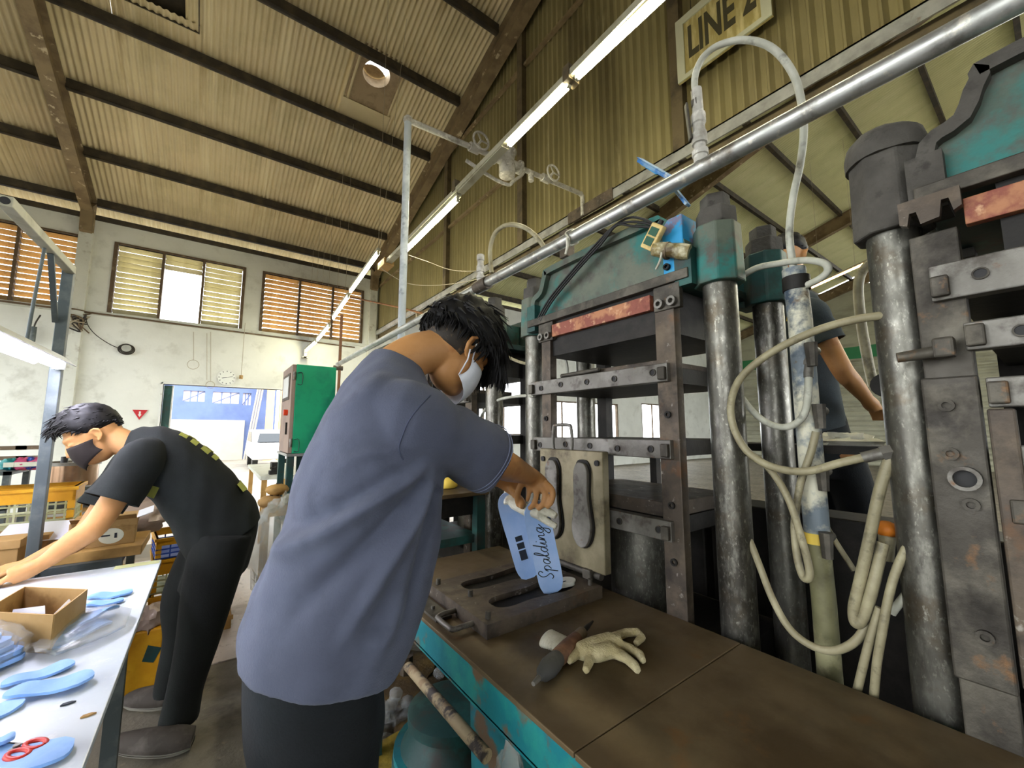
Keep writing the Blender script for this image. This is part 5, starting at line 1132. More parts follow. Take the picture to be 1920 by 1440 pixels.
wire('dark cable drooping from the pier bundle to the coil', cw, .008, 'wire_dark', 'wall_cable', 'cable')
co = thing('cable_coil', 'coil of dark cable hanging on the far wall', 'coil', at(237, 655, Y=10.93))
for k in range(3): MB().tube([(.12 * math.cos(t) * (1 - .15 * k), -.01 * k, .10 * math.sin(t) * (1 - .1 * k) + .01 * k) for t in [2 * math.pi * i / 24 for i in range(25)]], .011, n=6).build('turn', 'wire_dark', co, smooth=60)
jb = thing('cable_bundle', 'tangled brown cable bundle where the pier meets the sill', 'cables', at(148, 600, Y=10.85))
for k in range(7):
    rn = random.Random(k); MB().tube(spline([(rn.uniform(-.16, .16), rn.uniform(-.05, .05), rn.uniform(-.25, .2)) for _ in range(5)], 5), .013, n=6).build('cable', ['wire_dark', 'wire_pale', 'frame_brown'][k % 3], jb, smooth=60)
for k, (x, y0, y1, rr_) in enumerate(((363, 622, 675, 9), (388, 625, 712, 0), (395, 622, 715, 7))):
    q0, q1 = at(x, y0, Y=10.95), at(x, y1, Y=10.95); o = thing('pull_cord', ['thin cord with a ring below the open louvre', 'thin straight cord left of the clock', 'thin cord with a small loop left of the clock'][k], 'cord', q1)
    MB().cyl((0, 0, 0), q0 - q1, .006, n=6).build('cord', 'wire_pale', o)
    if rr_: MB().tube([(rr_ * .011 * math.cos(t), 0, rr_ * .011 * (math.sin(t) - 1)) for t in [2 * math.pi * i / 18 for i in range(19)]], .006, n=6).build('loop', 'wire_pale', o, smooth=60)
rd = thing('wall_conduit_stub', 'short dark conduit stub on the wall left of the lamp post', 'conduit', at(62, 625, Y=10.9))
MB().cyl((0, 0, -.15), (0, 0, .12), .04).build('tube', 'grey_steel', rd, smooth=40); MB().tube(spline([(0, 0, .1), (.02, -.02, .2), (.06, 0, .35)], 4), .012, n=6).build('wire', 'wire_dark', rd, smooth=60)
pl = thing('operators_platform', 'dark steel platform the third man stands on behind the presses', 'platform', (2.6, .9, 0))
shift(MB().box((2.15, -1.6, .47), (3.3, 3.2, .50)).build('deck', 'iron_dark'), pl)
for x in (2.2, 3.25):
    for y in (-1.5, .8, 3.1): shift(MB().box((x - .03, y - .03, 0), (x + .03, y + .03, .47)).build('leg', 'iron_dark'), pl)
ot = thing('dark_backing', 'added dark backing that fills the dim gap low behind the presses', 'backing', (2.0, 1.6, 0))  # added dark mass to darken the gaps, standing for unseen machinery
for k in range(3): shift(MB().box((1.90, -.2 + 1.25 * k, .02), (2.10, 1.02 + 1.25 * k, 1.12)).build('backing_section', 'iron_dark', bevel=.01), ot)
shift(MB().box((1.88, -.25, 0), (2.12, 3.6, .03)).build('plinth', 'iron_dark'), ot)
rs = thing('rear_shelf', 'dark steel shelf behind the presses with a cloth on it', 'shelf', (1.95, .75, 1.35))
zsh = at(1590, 835, X=1.95).z
shift(MB().box((1.86, .25, zsh - .03), (2.05, 1.4, zsh)).build('board', 'iron_dark'), rs)
for y in (.3, 1.35): shift(MB().box((1.95, y - .02, 1.12), (1.99, y + .02, zsh - .03)).build('leg', 'iron_dark'), rs)
ct = thing('shelf_cloth', 'crumpled cream cloth on the shelf behind the presses', 'cloth', at(1587, 834, X=1.95))
crumple(MB(), (0, 0, .015), (.05, .09, .03), 33, amp=.5).build('cloth', 'knit_white', ct, smooth=50)
# ================================================================== people
def rings_of(spec, k=6, n=64, ex=2.3):
    """spec: (back point, front point, lateral half-width vector) -> dense rings, splined"""
    A = spline([s[0] for s in spec], k); B = spline([s[1] for s in spec], k); Wd = spline([s[2] for s in spec], k); out = []
    for a, b_, w in zip(A, B, Wd):
        c = (a + b_) / 2; h = (b_ - a) / 2; ring = []
        for i in range(n):
            t = 2 * math.pi * i / n; ct, st = math.cos(t), math.sin(t)
            ct = math.copysign(abs(ct) ** (2 / ex), ct); st = math.copysign(abs(st) ** (2 / ex), st)
            ring.append(c + h * ct + w * st)
        out.append(ring)
    return out
def limb(pts, rad, k=5):
    P = spline(pts, k); Rr = [q.x for q in spline([(r, 0, 0) for r in rad], k)]; return P, Rr
def wrinkle(rings, fn):
    out = []
    m = len(rings); n = len(rings[0])
    for j, ring in enumerate(rings):
        c = sum(ring, V()) / n; row = []
        for i, p in enumerate(ring):
            tu = rings[min(j + 1, m - 1)][i] - rings[max(j - 1, 0)][i]; tv = ring[(i + 1) % n] - ring[i - 1]
            nn = tu.cross(tv)
            nn = nn.normalized() if nn.length > 1e-9 else (p - c).normalized()
            if nn.dot(p - c) < 0: nn = -nn
            row.append(p + nn * fn(p, j / (m - 1), i / n))
        out.append(row)
    return out
def frame(f, up):
    f = V(f).normalized(); up = V(up); up = (up - f * up.dot(f)).normalized(); l = up.cross(f)
    return Matrix(((f.x, l.x, up.x), (f.y, l.y, up.y), (f.z, l.z, up.z)))
def head_mb(b, C, Fm, s=1.0):
    """skull, jaw, nose, brow and ears in the head frame (x forward, y left, z up)"""
    h = MB()
    h.ball((-.012, 0, .022), (.098, .076, .098), 28, 18); h.ball((.022, 0, -.035), (.070, .062, .085), 24, 14); h.ball((.05, 0, -.085), (.038, .034, .030), 16, 10)
    h.ball((.062, 0, .030), (.034, .056, .020), 16, 8)
    h.tube([(.082, 0, .02), (.100, 0, -.012), (.108, 0, -.028), (.094, 0, -.036)], [.009, .012, .014, .010], n=10)
    h.tube([(.083, -.018, -.062), (.091, 0, -.060), (.083, .018, -.062)], [.006, .009, .006], n=8)
    for s_ in (-1, 1):
        h.ball((.074, s_ * .031, .004), (.016, .017, .012), 12, 8); h.ball((.055, s_ * .048, -.022), (.022, .014, .016), 12, 8)
        e = V((-.012, s_ * .080, -.006))
        h.tube([e + V((.010 + .0, 0, -.026)), e + V((-.006, s_ * .006, -.022)), e + V((-.018, s_ * .013, -.004)), e + V((-.019, s_ * .016, .016)), e + V((-.006, s_ * .014, .028)), e + V((.008, s_ * .006, .024)), e + V((.011, 0, .010))], [.007, .006, .006, .006, .006, .006, .005], n=8)
        h.ball(e + V((-.004, s_ * .003, .002)), (.014, .005, .022), 12, 8); h.ball(e + V((.006, s_ * .002, -.024)), (.007, .006, .009), 10, 6)
    M4 = Matrix.Translation(C) @ Fm.to_4x4() @ Matrix.Scale(s, 4); h.xf(M4); b.add(h.v, h.f); return M4
def hair_mb(M4, cap, clumps, seed, thick=.022, lift=lambda p: 1.0, flow=V((0, 0, -1)), length=.05):
    """cap(dir) -> True where hair grows; shell plus tapering locks"""
    rn = random.Random(seed); b = MB(); n, m = 56, 36; grid = {}
    c0 = V((-.012, 0, .022)); rad = V((.098, .076, .098)); vs = []; fs = []; ok = {}
    for j in range(m + 1):
        for i in range(n):
            t = math.pi * j / m; d = V((math.sin(t) * math.cos(2 * math.pi * i / n), math.sin(t) * math.sin(2 * math.pi * i / n), math.cos(t)))
            g = cap(d); k = thick * lift(d) * max(0, min(1, g * 5)) * (1 + .22 * noise.noise(d * 5 + V((seed, 0, 0))) + .16 * noise.noise(d * 13))
            p = c0 + V((d.x * (rad.x + k), d.y * (rad.y + k), d.z * (rad.z + k))); ok[(j, i)] = g > -.12
            if g <= 0: p = c0 + V((d.x * rad.x, d.y * rad.y, d.z * rad.z)) * .93
            vs.append(p)
    for j in range(m):
        for i in range(n):
            q = [(j, i), (j, (i + 1) % n), (j + 1, (i + 1) % n), (j + 1, i)]
            if all(ok[a] for a in q): fs.append(tuple(a * n + c for a, c in q))
    b.add(vs, fs)
    for _ in range(clumps):
        d = V((rn.gauss(0, 1), rn.gauss(0, 1), rn.gauss(0, 1))).normalized()
        if cap(d) < .06: continue
        k = thick * lift(d) * .75; p = c0 + V((d.x * (rad.x + k), d.y * (rad.y + k), d.z * (rad.z + k)))
        fl = flow(d) if callable(flow) else flow; fl = (fl - d * fl.dot(d) * .8 + V((rn.uniform(-.25, .25), rn.uniform(-.25, .25), rn.uniform(-.25, .25)))).normalized()
        L_ = length * lift(d) * rn.uniform(.6, 1.2)
        b.tube([p - d * .006, p + fl * L_ * .45 + d * .002, p + fl * L_ - d * rn.uniform(.002, .012)], [.0035, .0033, .0008], n=4)
    return b.xf(M4)
def skin_body(b, name, m, parent, voxel):
    return remeshed(b, name, m, parent, voxel, 5)

# ------------------------------------------------------------------ man in the blue T-shirt
p1 = thing('person', 'man in faded blue T-shirt and white mask bending over the open mould', 'person', (.25, 1.08, 0))
Y0 = 1.08; lat = lambda w: V((0, w, 0)); XZ = lambda x, z, y=Y0: V((x, y, z))
b = MB()
HC = V((.588, 1.085, 1.688)); HF = frame((.76, .14, -.62), (.62, .05, .76))
M1 = head_mb(b, HC, HF, 1.06)
P, Q = limb([XZ(.33, 1.50), XZ(.385, 1.60), XZ(.455, 1.66, 1.082), XZ(.53, 1.685, 1.085)], [.085, .068, .062, .062]); b.tube(P, Q, n=24)
b.loft([[p for p in r_] for r_ in rings_of([(XZ(.13, .90), XZ(.34, .84), lat(.16)), (XZ(.16, 1.10), XZ(.40, 1.05), lat(.15)), (XZ(.22, 1.35), XZ(.46, 1.31), lat(.17)), (XZ(.28, 1.52), XZ(.46, 1.48), lat(.16)), (XZ(.33, 1.60), XZ(.44, 1.56), lat(.07))], 3, 24)])
S1, E1, W1 = V((.385, .915, 1.485)), V((.650, .985, 1.365)), V((.885, 1.095, 1.292))
P, Q = limb([V((.35, 1.0, 1.50)), S1, (S1 + E1) / 2, E1, E1.lerp(W1, .35), E1.lerp(W1, .8), W1], [.06, .058, .050, .044, .046, .034, .030]); b.tube(P, Q, n=20)
S2, E2, W2 = V((.385, 1.25, 1.485)), V((.63, 1.34, 1.35)), V((.86, 1.235, 1.27))
P, Q = limb([V((.35, 1.16, 1.50)), S2, (S2 + E2) / 2, E2, E2.lerp(W2, .35), E2.lerp(W2, .8), W2], [.06, .058, .050, .044, .046, .034, .030]); b.tube(P, Q, n=20)
# right hand: palm bent down, fingers closing on the insoles, thumb against them
H = lambda px, py, x: at(px, py, X=x)
b.tube([W1, W1 + V((.030, .012, -.018)), W1 + V((.052, .018, -.045))], [.031, .034, .030], n=14)
b.ball(W1 + V((.038, .004, -.03)), (.034, .040, .034), 14, 10)
for pts, r0 in (([H(1022, 905, .925), H(1036, 920, .93), H(1034, 940, .925), H(1024, 952, .915)], .0105), ([H(1012, 908, .915), H(1022, 926, .915), H(1018, 945, .91), H(1008, 955, .905)], .0105), ([H(1000, 908, .905), H(1006, 928, .90), H(1000, 946, .895), H(992, 954, .895)], .010), ([H(990, 906, .90), H(992, 924, .888), H(988, 940, .885)], .009), ([H(984, 898, .885), H(974, 915, .872), H(970, 932, .872), H(973, 950, .882)], .0115)):
    n_ = len(pts); P, Q = limb(pts, [r0 * 1.15] + [r0] * (n_ - 2) + [r0 * .8], 4); b.tube(P, Q, n=10)
# left hand behind, holding the other edge
b.tube([W2, W2 + V((.035, -.012, -.02)), W2 + V((.055, -.025, -.045))], [.030, .033, .026], n=14)
for k in range(4):
    q = W2 + V((.05 - .012 * k, -.02 - .012 * k, -.05 + .004 * k)); P, Q = limb([q, q + V((.012, -.022, -.022)), q + V((.010, -.04, -.036)), q + V((-.004, -.046, -.05))], [.0105, .010, .009, .008], 4); b.tube(P, Q, n=8)
P, Q = limb([W2 + V((.02, -.02, -.02)), W2 + V((.015, -.05, -.04)), W2 + V((.02, -.065, -.06))], [.013, .011, .009], 4); b.tube(P, Q, n=8)
for s_ in (-1, 1):
    P, Q = limb([V((.22, Y0 + s_ * .08, .92)), V((.24, Y0 + s_ * .10, .50)), V((.22, Y0 + s_ * .11, .10))], [.085, .055, .042]); b.tube(P, Q, n=16)
    b.tube([V((.19, Y0 + s_ * .11, .055)), V((.30, Y0 + s_ * .12, .045)), V((.40, Y0 + s_ * .13, .035))], [.04, .042, .028], n=12)
shift(skin_body(b, 'body', 'skin', None, .0042), p1)
# T-shirt torso
spec = [(XZ(.075, .955), XZ(.405, .885), lat(.200)), (XZ(.080, 1.02), XZ(.448, .945), lat(.203)), (XZ(.108, 1.107), XZ(.478, 1.04), lat(.204)), (XZ(.143, 1.215), XZ(.505, 1.146), lat(.204)), (XZ(.170, 1.332), XZ(.515, 1.30), lat(.208)), (XZ(.206, 1.44), XZ(.51, 1.41), lat(.212)), (XZ(.250, 1.54), XZ(.50, 1.51), lat(.190)), (XZ(.298, 1.613), XZ(.478, 1.568), lat(.125)), (XZ(.335, 1.658), XZ(.470, 1.602), lat(.082)), (XZ(.348, 1.668), XZ(.468, 1.612), lat(.074))]
def px_line(pts): return [(p.x, p.z) for p in (at(a, c, Y=.89) for a, c in pts)]
F_ = [(px_line(l), amp, w) for l, amp, w in (([(785, 880), (690, 945), (587, 1030), (480, 1125)], .017, .017), ([(815, 887), (777, 965), (700, 1095), (640, 1200)], .018, .019), ([(800, 895), (720, 985), (625, 1085), (530, 1185)], -.020, .022), ([(770, 872), (650, 945), (560, 1010), (475, 1085)], -.012, .020), ([(828, 900), (806, 1020), (750, 1180)], -.016, .022), ([(760, 1120), (690, 1240)], .010, .02), ([(540, 1000), (500, 1120), (470, 1220)], .008, .018), ([(745, 840), (690, 850), (640, 880)], .007, .014), ([(730, 700), (700, 735), (640, 790)], .006, .014))]
def seg_d(x, z, a, c):
    ax, az = c[0] - a[0], c[1] - a[1]; t = ((x - a[0]) * ax + (z - a[1]) * az) / (ax * ax + az * az); tt = max(0, min(1, t))
    return math.hypot(x - a[0] - ax * tt, z - a[1] - az * tt), tt
def shirt1(p, v, u):
    d = 0
    side = max(0, min(1, (Y0 + .06 - p.y) / .12))
    for line, amp, w in F_:
        q = 9; m_ = len(line) - 1; tt = 0
        for k in range(m_):
            q_, t = seg_d(p.x, p.z, line[k], line[k + 1])
            if q_ < q: q, tt = q_, (k + t) / m_
        if q < .08: d += amp * math.exp(-(q / w) ** 2) * math.sin(math.pi * (.12 + .86 * tt)) ** .6 * side
    d += .005 * noise.noise(p * 7) + .0025 * noise.noise(p * 19)
    if v > .80: d += .004 * math.sin(p.x * 110 + p.z * 30) * max(0, noise.noise(p * 6) + .4)
    return d
def close_hem(b, rings, t=.004):
    """cloth tube with an open end: folds inward at both ends"""
    def inner(r): c = sum(r, V()) / len(r); return [c + (p - c) * (1 - t / max((p - c).length, .01)) for p in r]
    return b.loft([inner(rings[1])] + [inner(rings[0])] + rings + [inner(rings[-1])] + [inner(rings[-2])], cap=False)
def sleeve(S_, E_, inner, seed, rr=(.085, .094, .094, .096, .097), flat=1.0, stop=.98):
    ax = (E_ - S_).normalized(); u, v_ = basis(ax); pts = [inner, S_ - ax * .02, S_ + (E_ - S_) * .35, S_ + (E_ - S_) * .7, S_ + (E_ - S_) * stop]
    P = spline(pts, 7); Rr = [q.x for q in spline([(r, 0, 0) for r in rr], 7)]; n = 64; R_ = []
    for j, p in enumerate(P):
        t = j / (len(P) - 1)
        dd = (P[min(j + 1, len(P) - 1)] - P[max(j - 1, 0)]).normalized(); uu = (u - dd * u.dot(dd)).normalized(); vv = dd.cross(uu)
        row = []
        for i in range(n):
            th = 2 * math.pi * i / n; w = .003 * math.sin(3 * th + 5 * t + seed) + .006 * noise.noise(V((math.cos(th) * 1.6, math.sin(th) * 1.6, t * 5 + seed))) * t
            row.append(p + (uu * math.cos(th) * .92 + vv * math.sin(th) * 1.0) * (Rr[j] + w))
        R_.append(row)
    return R_
b = MB()
b.loft(rings_of(spec, 6, 90, 2.3))
SLV = (.070, .088, .092, .094, .096)
b.loft(sleeve(S1 + V((0, .012, -.012)), E1, V((.365, 1.02, 1.470)), 1, SLV)); b.loft(sleeve(S2 + V((0, -.012, -.012)), E2, V((.365, 1.14, 1.470)), 2, SLV))
def fold_it(me):
    me.update(); co = [v.co.copy() for v in me.vertices]; nn = [v.normal.copy() for v in me.vertices]; ax = (E1 - S1)
    for i, (p, n_) in enumerate(zip(co, nn)):
        t = (p - S1).dot(ax) / ax.length_squared; rad = (p - S1 - ax * t).length
        arm = max(0, min(1, (t - .05) * 4)) * (1 if p.y < 1.08 and rad < .14 else 0); d = shirt1(p, 0, 0) * 1.35 * (1 - arm)
        q = p + ax * 0; w = noise.noise(V((t * 5.5 + p.z * 3, p.z * 9, p.x * 3)))
        d += arm * (.009 * math.sin(9 * t + 16 * (p.z - 1.4) + 1.5 * w) * max(0, .9 - t) + .006 * w)
        me.vertices[i].co = p + n_ * d
o = shift(remeshed(b, 't_shirt', 'shirt_blue', None, .0052, 14, fold_it), p1); tee_o = o; o['label'] = 'faded slate-blue cotton T-shirt'
R_ = sleeve(S1, E1, V((.365, 1.0, 1.478)), 1); R_ = [[c + (p - c) * 1.012 for p in r_] for r_ in R_ for c in [sum(r_, V()) / 64]]
b = MB()
for jj in (-4, -3): b.tube(R_[jj] + [R_[jj][0]], .0011, n=5)
shift(b.build('hem_stitching', mat('stitch', '#767d98', rough=.9), smooth=60), p1)
from mathutils.bvhtree import BVHTree
bvh = BVHTree.FromPolygons([v.co for v in tee_o.data.vertices], [tuple(q.vertices) for q in tee_o.data.polygons])
def seam(pts, name='seam'):
    P = []
    for px, py in [(q.x, q.y) for q in spline([(a, c, 0) for a, c in pts], 8)]:
        h = bvh.ray_cast(EYE, (at(px, py, D=1) - EYE).normalized())
        if h[0] is not None: P.append(h[0] + h[1] * .0006)
    if len(P) > 3: shift(MB().tube(P, .0016, n=6).build(name, mat('seam_thread', '#454b60', rough=.95), smooth=60), p1)
seam([(806, 742), (785, 764), (766, 790), (754, 818), (748, 842), (756, 862)])
# trousers and shoes
b = MB()
hips = rings_of([(XZ(.085, .99), XZ(.36, .94), lat(.175)), (XZ(.09, .86), XZ(.38, .80), lat(.185)), (XZ(.10, .76), XZ(.37, .74), lat(.18))], 5, 40); b.loft(hips)
for s_ in (-1, 1):
    P, Q = limb([V((.235, Y0 + s_ * .085, .84)), V((.24, Y0 + s_ * .098, .65)), V((.25, Y0 + s_ * .105, .45)), V((.225, Y0 + s_ * .11, .20)), V((.215, Y0 + s_ * .11, .05))], [.118, .105, .088, .078, .080]); b.tube(P, Q, n=24)
shift(remeshed(b, 'trousers', 'trousers', None, .012, 6), p1)
for s_ in (-1, 1):
    b = MB(); b.tube([V((.15, Y0 + s_ * .11, .05)), V((.22, Y0 + s_ * .112, .06)), V((.33, Y0 + s_ * .125, .05)), V((.43, Y0 + s_ * .135, .04))], [.045, .052, .05, .03], n=16); b.v = [V((p.x, p.y, max(.001, p.z))) for p in b.v]
    shift(b.build('shoe', 'shoe', smooth=60), p1)
# hair: thick on top, falling forward; short fade at the neck
def cap1(d):
    # hairline on the forehead, above the ears, nape
    front = .42 - d.x + .9 * d.z if d.x > 0 else 1
    side = d.z + .10 + .25 * max(0, d.x) if abs(d.y) > .5 else 1
    nape = d.z + .42 if d.x < -.2 else 1
    low = d.z + .30
    return min(front, max(side, -.3) if abs(d.y) > .5 else 1, nape, low, .5)
lift1 = lambda d: .45 + .85 * max(0, d.z + .25) * (1.0 if d.x > -.6 else .9) + .55 * max(0, d.x) * (d.z > 0)
flow1 = lambda d: V((.8, 0, -.35)) if d.z > .1 else V((.1, 0, -1))
hb_ = hair_mb(M1, cap1, 3500, 5, .036, lift1, flow1, .055)
rn = random.Random(3)
for _ in range(420):                                    # fringe hanging off the forehead
    y = rn.uniform(-.075, .07); st_ = V((.062 + .03 * rn.random(), y, .085 - .35 * abs(y)))
    st_ = M1 @ st_; dn = V((.02 + rn.uniform(-.15, .12), rn.uniform(-.12, .12), -1)).normalized(); L_ = rn.uniform(.05, .115)
    fw = (HF @ V((1, 0, .2))).normalized()
    hb_.tube([st_, st_ + fw * .024 + dn * L_ * .35, st_ + fw * .026 + dn * L_ * .7, st_ + fw * .018 + dn * L_], [.005, .0045, .0035, .0008], n=4)
hr = shift(hb_.build('hair', 'hair', smooth=60), p1); hr['label'] = 'thick black hair falling over the forehead'
# neck fade: thin close-cropped cap
def cap1b(d): return min(.3, d.z + .62 if d.x < .05 else d.z + .28 - .3 * max(0, d.x)) if (d.x < .35) else -1
shift(hair_mb(M1, cap1b, 0, 8, .004).build('cropped_hair', 'hair_short', smooth=60), p1)
# mask with ear loops
b = MB(); rows = []
for j in range(9):
    t = j / 8; z = .004 - .125 * t; row = []
    for i in range(13):
        s_ = (i / 12 - .5) * 2; yy = .074 * math.sin(s_ * 1.45); bulge = math.cos(s_ * 1.45)
        top = z + (.0 if abs(s_) < .5 else 0) - .012 * abs(s_) * (1 - t) * 2 + .020 * abs(s_) * t * 2
        row.append(V((.012 + .100 * bulge ** .8 - .012 * (2 * t - 1) ** 2 + .012 * math.exp(-(s_ * 4) ** 2) * (1 - t), yy * (1.02 - .12 * t), top)))
    rows.append(row)
vs = [p for r_ in rows for p in r_]; b.add(vs, [(j * 13 + i, j * 13 + i + 1, (j + 1) * 13 + i + 1, (j + 1) * 13 + i) for j in range(8) for i in range(12)])
b.xf(M1); o = shift(b.build('face_mask', 'mask_white', smooth=60), p1); o['label'] = 'white face mask'
md = o.modifiers.new('t', 'SOLIDIFY'); md.thickness = .002
b = MB()
for s_ in (-1, 1):
    e = V((-.014, s_ * .093, .0))
    for a0 in (rows[0][0 if s_ < 0 else 12], rows[8][0 if s_ < 0 else 12]):
        b.tube([M1 @ a0, M1 @ (a0.lerp(e, .5) + V((0, s_ * .006, 0))), M1 @ (e + V((0, 0, .02 if a0.z > -.05 else -.018)))], .0022, n=6)
shift(b.build('ear_loops', 'mask_white', smooth=60), p1)

# ------------------------------------------------------------------ man in black at the packing table
p2 = thing('person', 'man in black T-shirt and black mask leaning over the packing table', 'person', (.1, 2.72, 0))
YB = 2.72; G2 = lambda px, py, y=YB: at(px, py, Y=y)
b = MB()
HC2 = G2(176, 818); HF2 = frame((-.80, -.12, -.60), (-.60, 0, .80)); M2 = head_mb(b, HC2, HF2, 1.02)
P, Q = limb([G2(290, 860), G2(250, 838), G2(215, 822), G2(190, 815)], [.075, .062, .058, .055]); b.tube(P, Q, n=20)
SL, EL, WL = G2(262, 868, 2.53), G2(180, 985, 2.47), G2(78, 1058, 2.49)
P, Q = limb([G2(290, 860, 2.6), SL, SL.lerp(EL, .5), EL, EL.lerp(WL, .35), EL.lerp(WL, .8), WL], [.06, .058, .05, .046, .045, .033, .029]); b.tube(P, Q, n=18)
SR, ER, WR = G2(250, 870, 2.91), G2(150, 1010, 2.82), G2(45, 1062, 2.70)
P, Q = limb([G2(285, 860, 2.85), SR, SR.lerp(ER, .5), ER, ER.lerp(WR, .4), WR], [.06, .056, .05, .045, .04, .029]); b.tube(P, Q, n=18)
for Wp, s_, dirn in ((WL, 1, V((-.92, -.12, -.36))), (WR, -1, V((-.95, -.05, -.30)))):
    dn = dirn.normalized(); sd = V((0, 0, 1)).cross(dn).normalized(); k0 = Wp + dn * .085
    b.tube([Wp, Wp + dn * .04, k0], [.028, .036, .034], n=12)
    for k in range(4):
        q = k0 + sd * (.028 - .019 * k) - dn * .01; L_ = (.062, .072, .068, .052)[k]
        P, Q = limb([q, q + dn * L_ * .5 + V((0, 0, -.004)), q + dn * L_ * .8 + V((0, 0, -.022)), q + dn * L_ * .85 + V((0, 0, -.04))], [.010, .0095, .009, .0075], 4); b.tube(P, Q, n=8)
    q = Wp + dn * .03 - sd * s_ * .03; P, Q = limb([q, q + dn * .03 - sd * s_ * .018, q + dn * .06 - sd * s_ * .016 + V((0, 0, -.02))], [.013, .011, .008], 4); b.tube(P, Q, n=8)
b.loft(rings_of([(G2(300, 820), G2(270, 900), lat(.13)), (G2(360, 850), G2(310, 930), lat(.15)), (G2(440, 930), G2(360, 990), lat(.14)), (G2(460, 990), G2(370, 1020), lat(.15))], 3, 20))
shift(remeshed(b, 'body', 'skin', None, .0062, 4), p2)
spec = [(G2(248, 806), G2(228, 850), lat(.075)), (G2(275, 801), G2(240, 878), lat(.125)), (G2(318, 803), G2(262, 912), lat(.195)), (G2(362, 822), G2(290, 940), lat(.21)), (G2(408, 856), G2(315, 975), lat(.205)), (G2(448, 898), G2(330, 1008), lat(.20)), (G2(478, 938), G2(340, 1035), lat(.20)), (G2(486, 968), G2(352, 1055), lat(.195))]
b = MB(); close_hem(b, wrinkle(rings_of(spec, 7, 80, 2.3), lambda p, v, u: .010 * noise.noise(p * 5) + .006 * noise.noise(V((p.x * 22, p.y * 6, p.z * 4)))), .006)
shift(b.build('t_shirt', 'shirt_black', smooth=180), p2)
b = MB(); close_hem(b, sleeve(SL, SL.lerp(EL, .62), G2(285, 860, 2.62), 3, (.09, .092, .09, .094, .098), stop=1.0)); shift(b.build('near_sleeve', 'shirt_black', smooth=180), p2)
b = MB(); close_hem(b, sleeve(SR, SR.lerp(ER, .62), G2(285, 860, 2.84), 4, (.09, .09, .088, .09, .094), stop=1.0)); shift(b.build('far_sleeve', 'shirt_black', smooth=180), p2)
def on_back(t, y):                                         # print sits on the back of the shirt
    A = spline([s[0] for s in spec], 8); k = t * (len(A) - 1); j = int(k); return A[j].lerp(A[min(j + 1, len(A) - 1)], k - j) + V((0, y, 0))
for k, (t, w, y) in enumerate(((.36, .05, -.05), (.43, .04, -.055), (.49, .045, -.05), (.55, .03, -.05), (.72, .05, -.07), (.40, .05, .05), (.5, .05, .05))):
    a, c = on_back(t, y), on_back(t + w * .9, y); nn = V((0, 1, 0)).cross(c - a).normalized(); nn = nn if nn.z > 0 else -nn; lw = .05
    b = MB(); b.add([a + V((0, -lw, 0)) + nn * .002, a + V((0, lw, 0)) + nn * .002, c + V((0, lw * .7, 0)) + nn * .003, c + V((0, -lw, 0)) + nn * .003] + [q - nn * .02 for q in (a + V((0, -lw, 0)), a + V((0, lw, 0)), c + V((0, lw * .7, 0)), c + V((0, -lw, 0)))], [(0, 1, 2, 3), (4, 7, 6, 5), (0, 4, 5, 1), (1, 5, 6, 2), (2, 6, 7, 3), (3, 7, 4, 0)]); shift(b.build('back_print', 'shirt_print'), p2)
b = MB(); fp = [G2(270, 905, 2.56), G2(300, 912, 2.53), G2(288, 935, 2.54), G2(262, 925, 2.57)]; b.add(fp + [q + V((.0, .012, 0)) for q in fp], [(0, 1, 2, 3), (4, 7, 6, 5), (0, 4, 5, 1), (1, 5, 6, 2), (2, 6, 7, 3), (3, 7, 4, 0)]); shift(b.build('chest_print', 'shirt_print'), p2)
b = MB()
b.loft(rings_of([(G2(480, 945), G2(350, 1030), lat(.17)), (G2(484, 985), G2(345, 1070), lat(.18)), (G2(465, 1060), G2(330, 1110), lat(.17))], 4, 32))
for pts, rr_ in (([G2(420, 1000, 2.62), G2(392, 1110, 2.60), G2(372, 1200, 2.60), G2(348, 1290, 2.61), G2(335, 1352, 2.62)], [.135, .115, .092, .075, .080]), ([G2(400, 1010, 2.86), G2(352, 1110, 2.88), G2(345, 1190, 2.88), G2(325, 1260, 2.88), G2(318, 1300, 2.88)], [.125, .11, .09, .072, .072])):
    P, Q = limb(pts, rr_); b.tube(P, Q, n=20)
shift(remeshed(b, 'trousers', mat('trousers_black', '#0c0f0e', [('#141917', 4, .56, .12)], rough=.95, bump=.2, bscale=160), None, .012, 5), p2)
for pts in ([at(362, 1382, Z=.05), at(325, 1388, Z=.055), at(262, 1392, Z=.05), at(215, 1392, Z=.04)], [at(335, 1302, Z=.05), at(305, 1306, Z=.055), at(262, 1310, Z=.045), at(240, 1312, Z=.035)]):
    b = MB(); P, Q = limb(pts, [.042, .056, .050, .032], 5); b.tube(P, Q, n=18); b.v = [V((p.x, p.y, max(.022, p.z))) for p in b.v]
    sh_o = shift(b.build('shoe', 'shoe', smooth=60), p2)
    b = MB(); b.tube([q - V((0, 0, .0)) for q in P], [r * 1.06 for r in Q], n=18); b.v = [V((p.x, p.y, min(.030, max(.001, p.z)))) for p in b.v]; shift(b.build('shoe_sole', 'shoe_sole', smooth=60), p2)
def cap2(d): return min(.5, (.30 - d.x + 1.0 * d.z) if d.x > 0 else 1, d.z + .12 + .2 * max(0, d.x) if abs(d.y) > .55 else 1, d.z + .36)
shift(hair_mb(M2, cap2, 1800, 15, .026, lambda d: .35 + .9 * max(0, d.z + .1) + .5 * max(0, d.x) * (d.z > .2), lambda d: V((.8, 0, .1)), .04).build('hair', 'hair', smooth=60), p2)
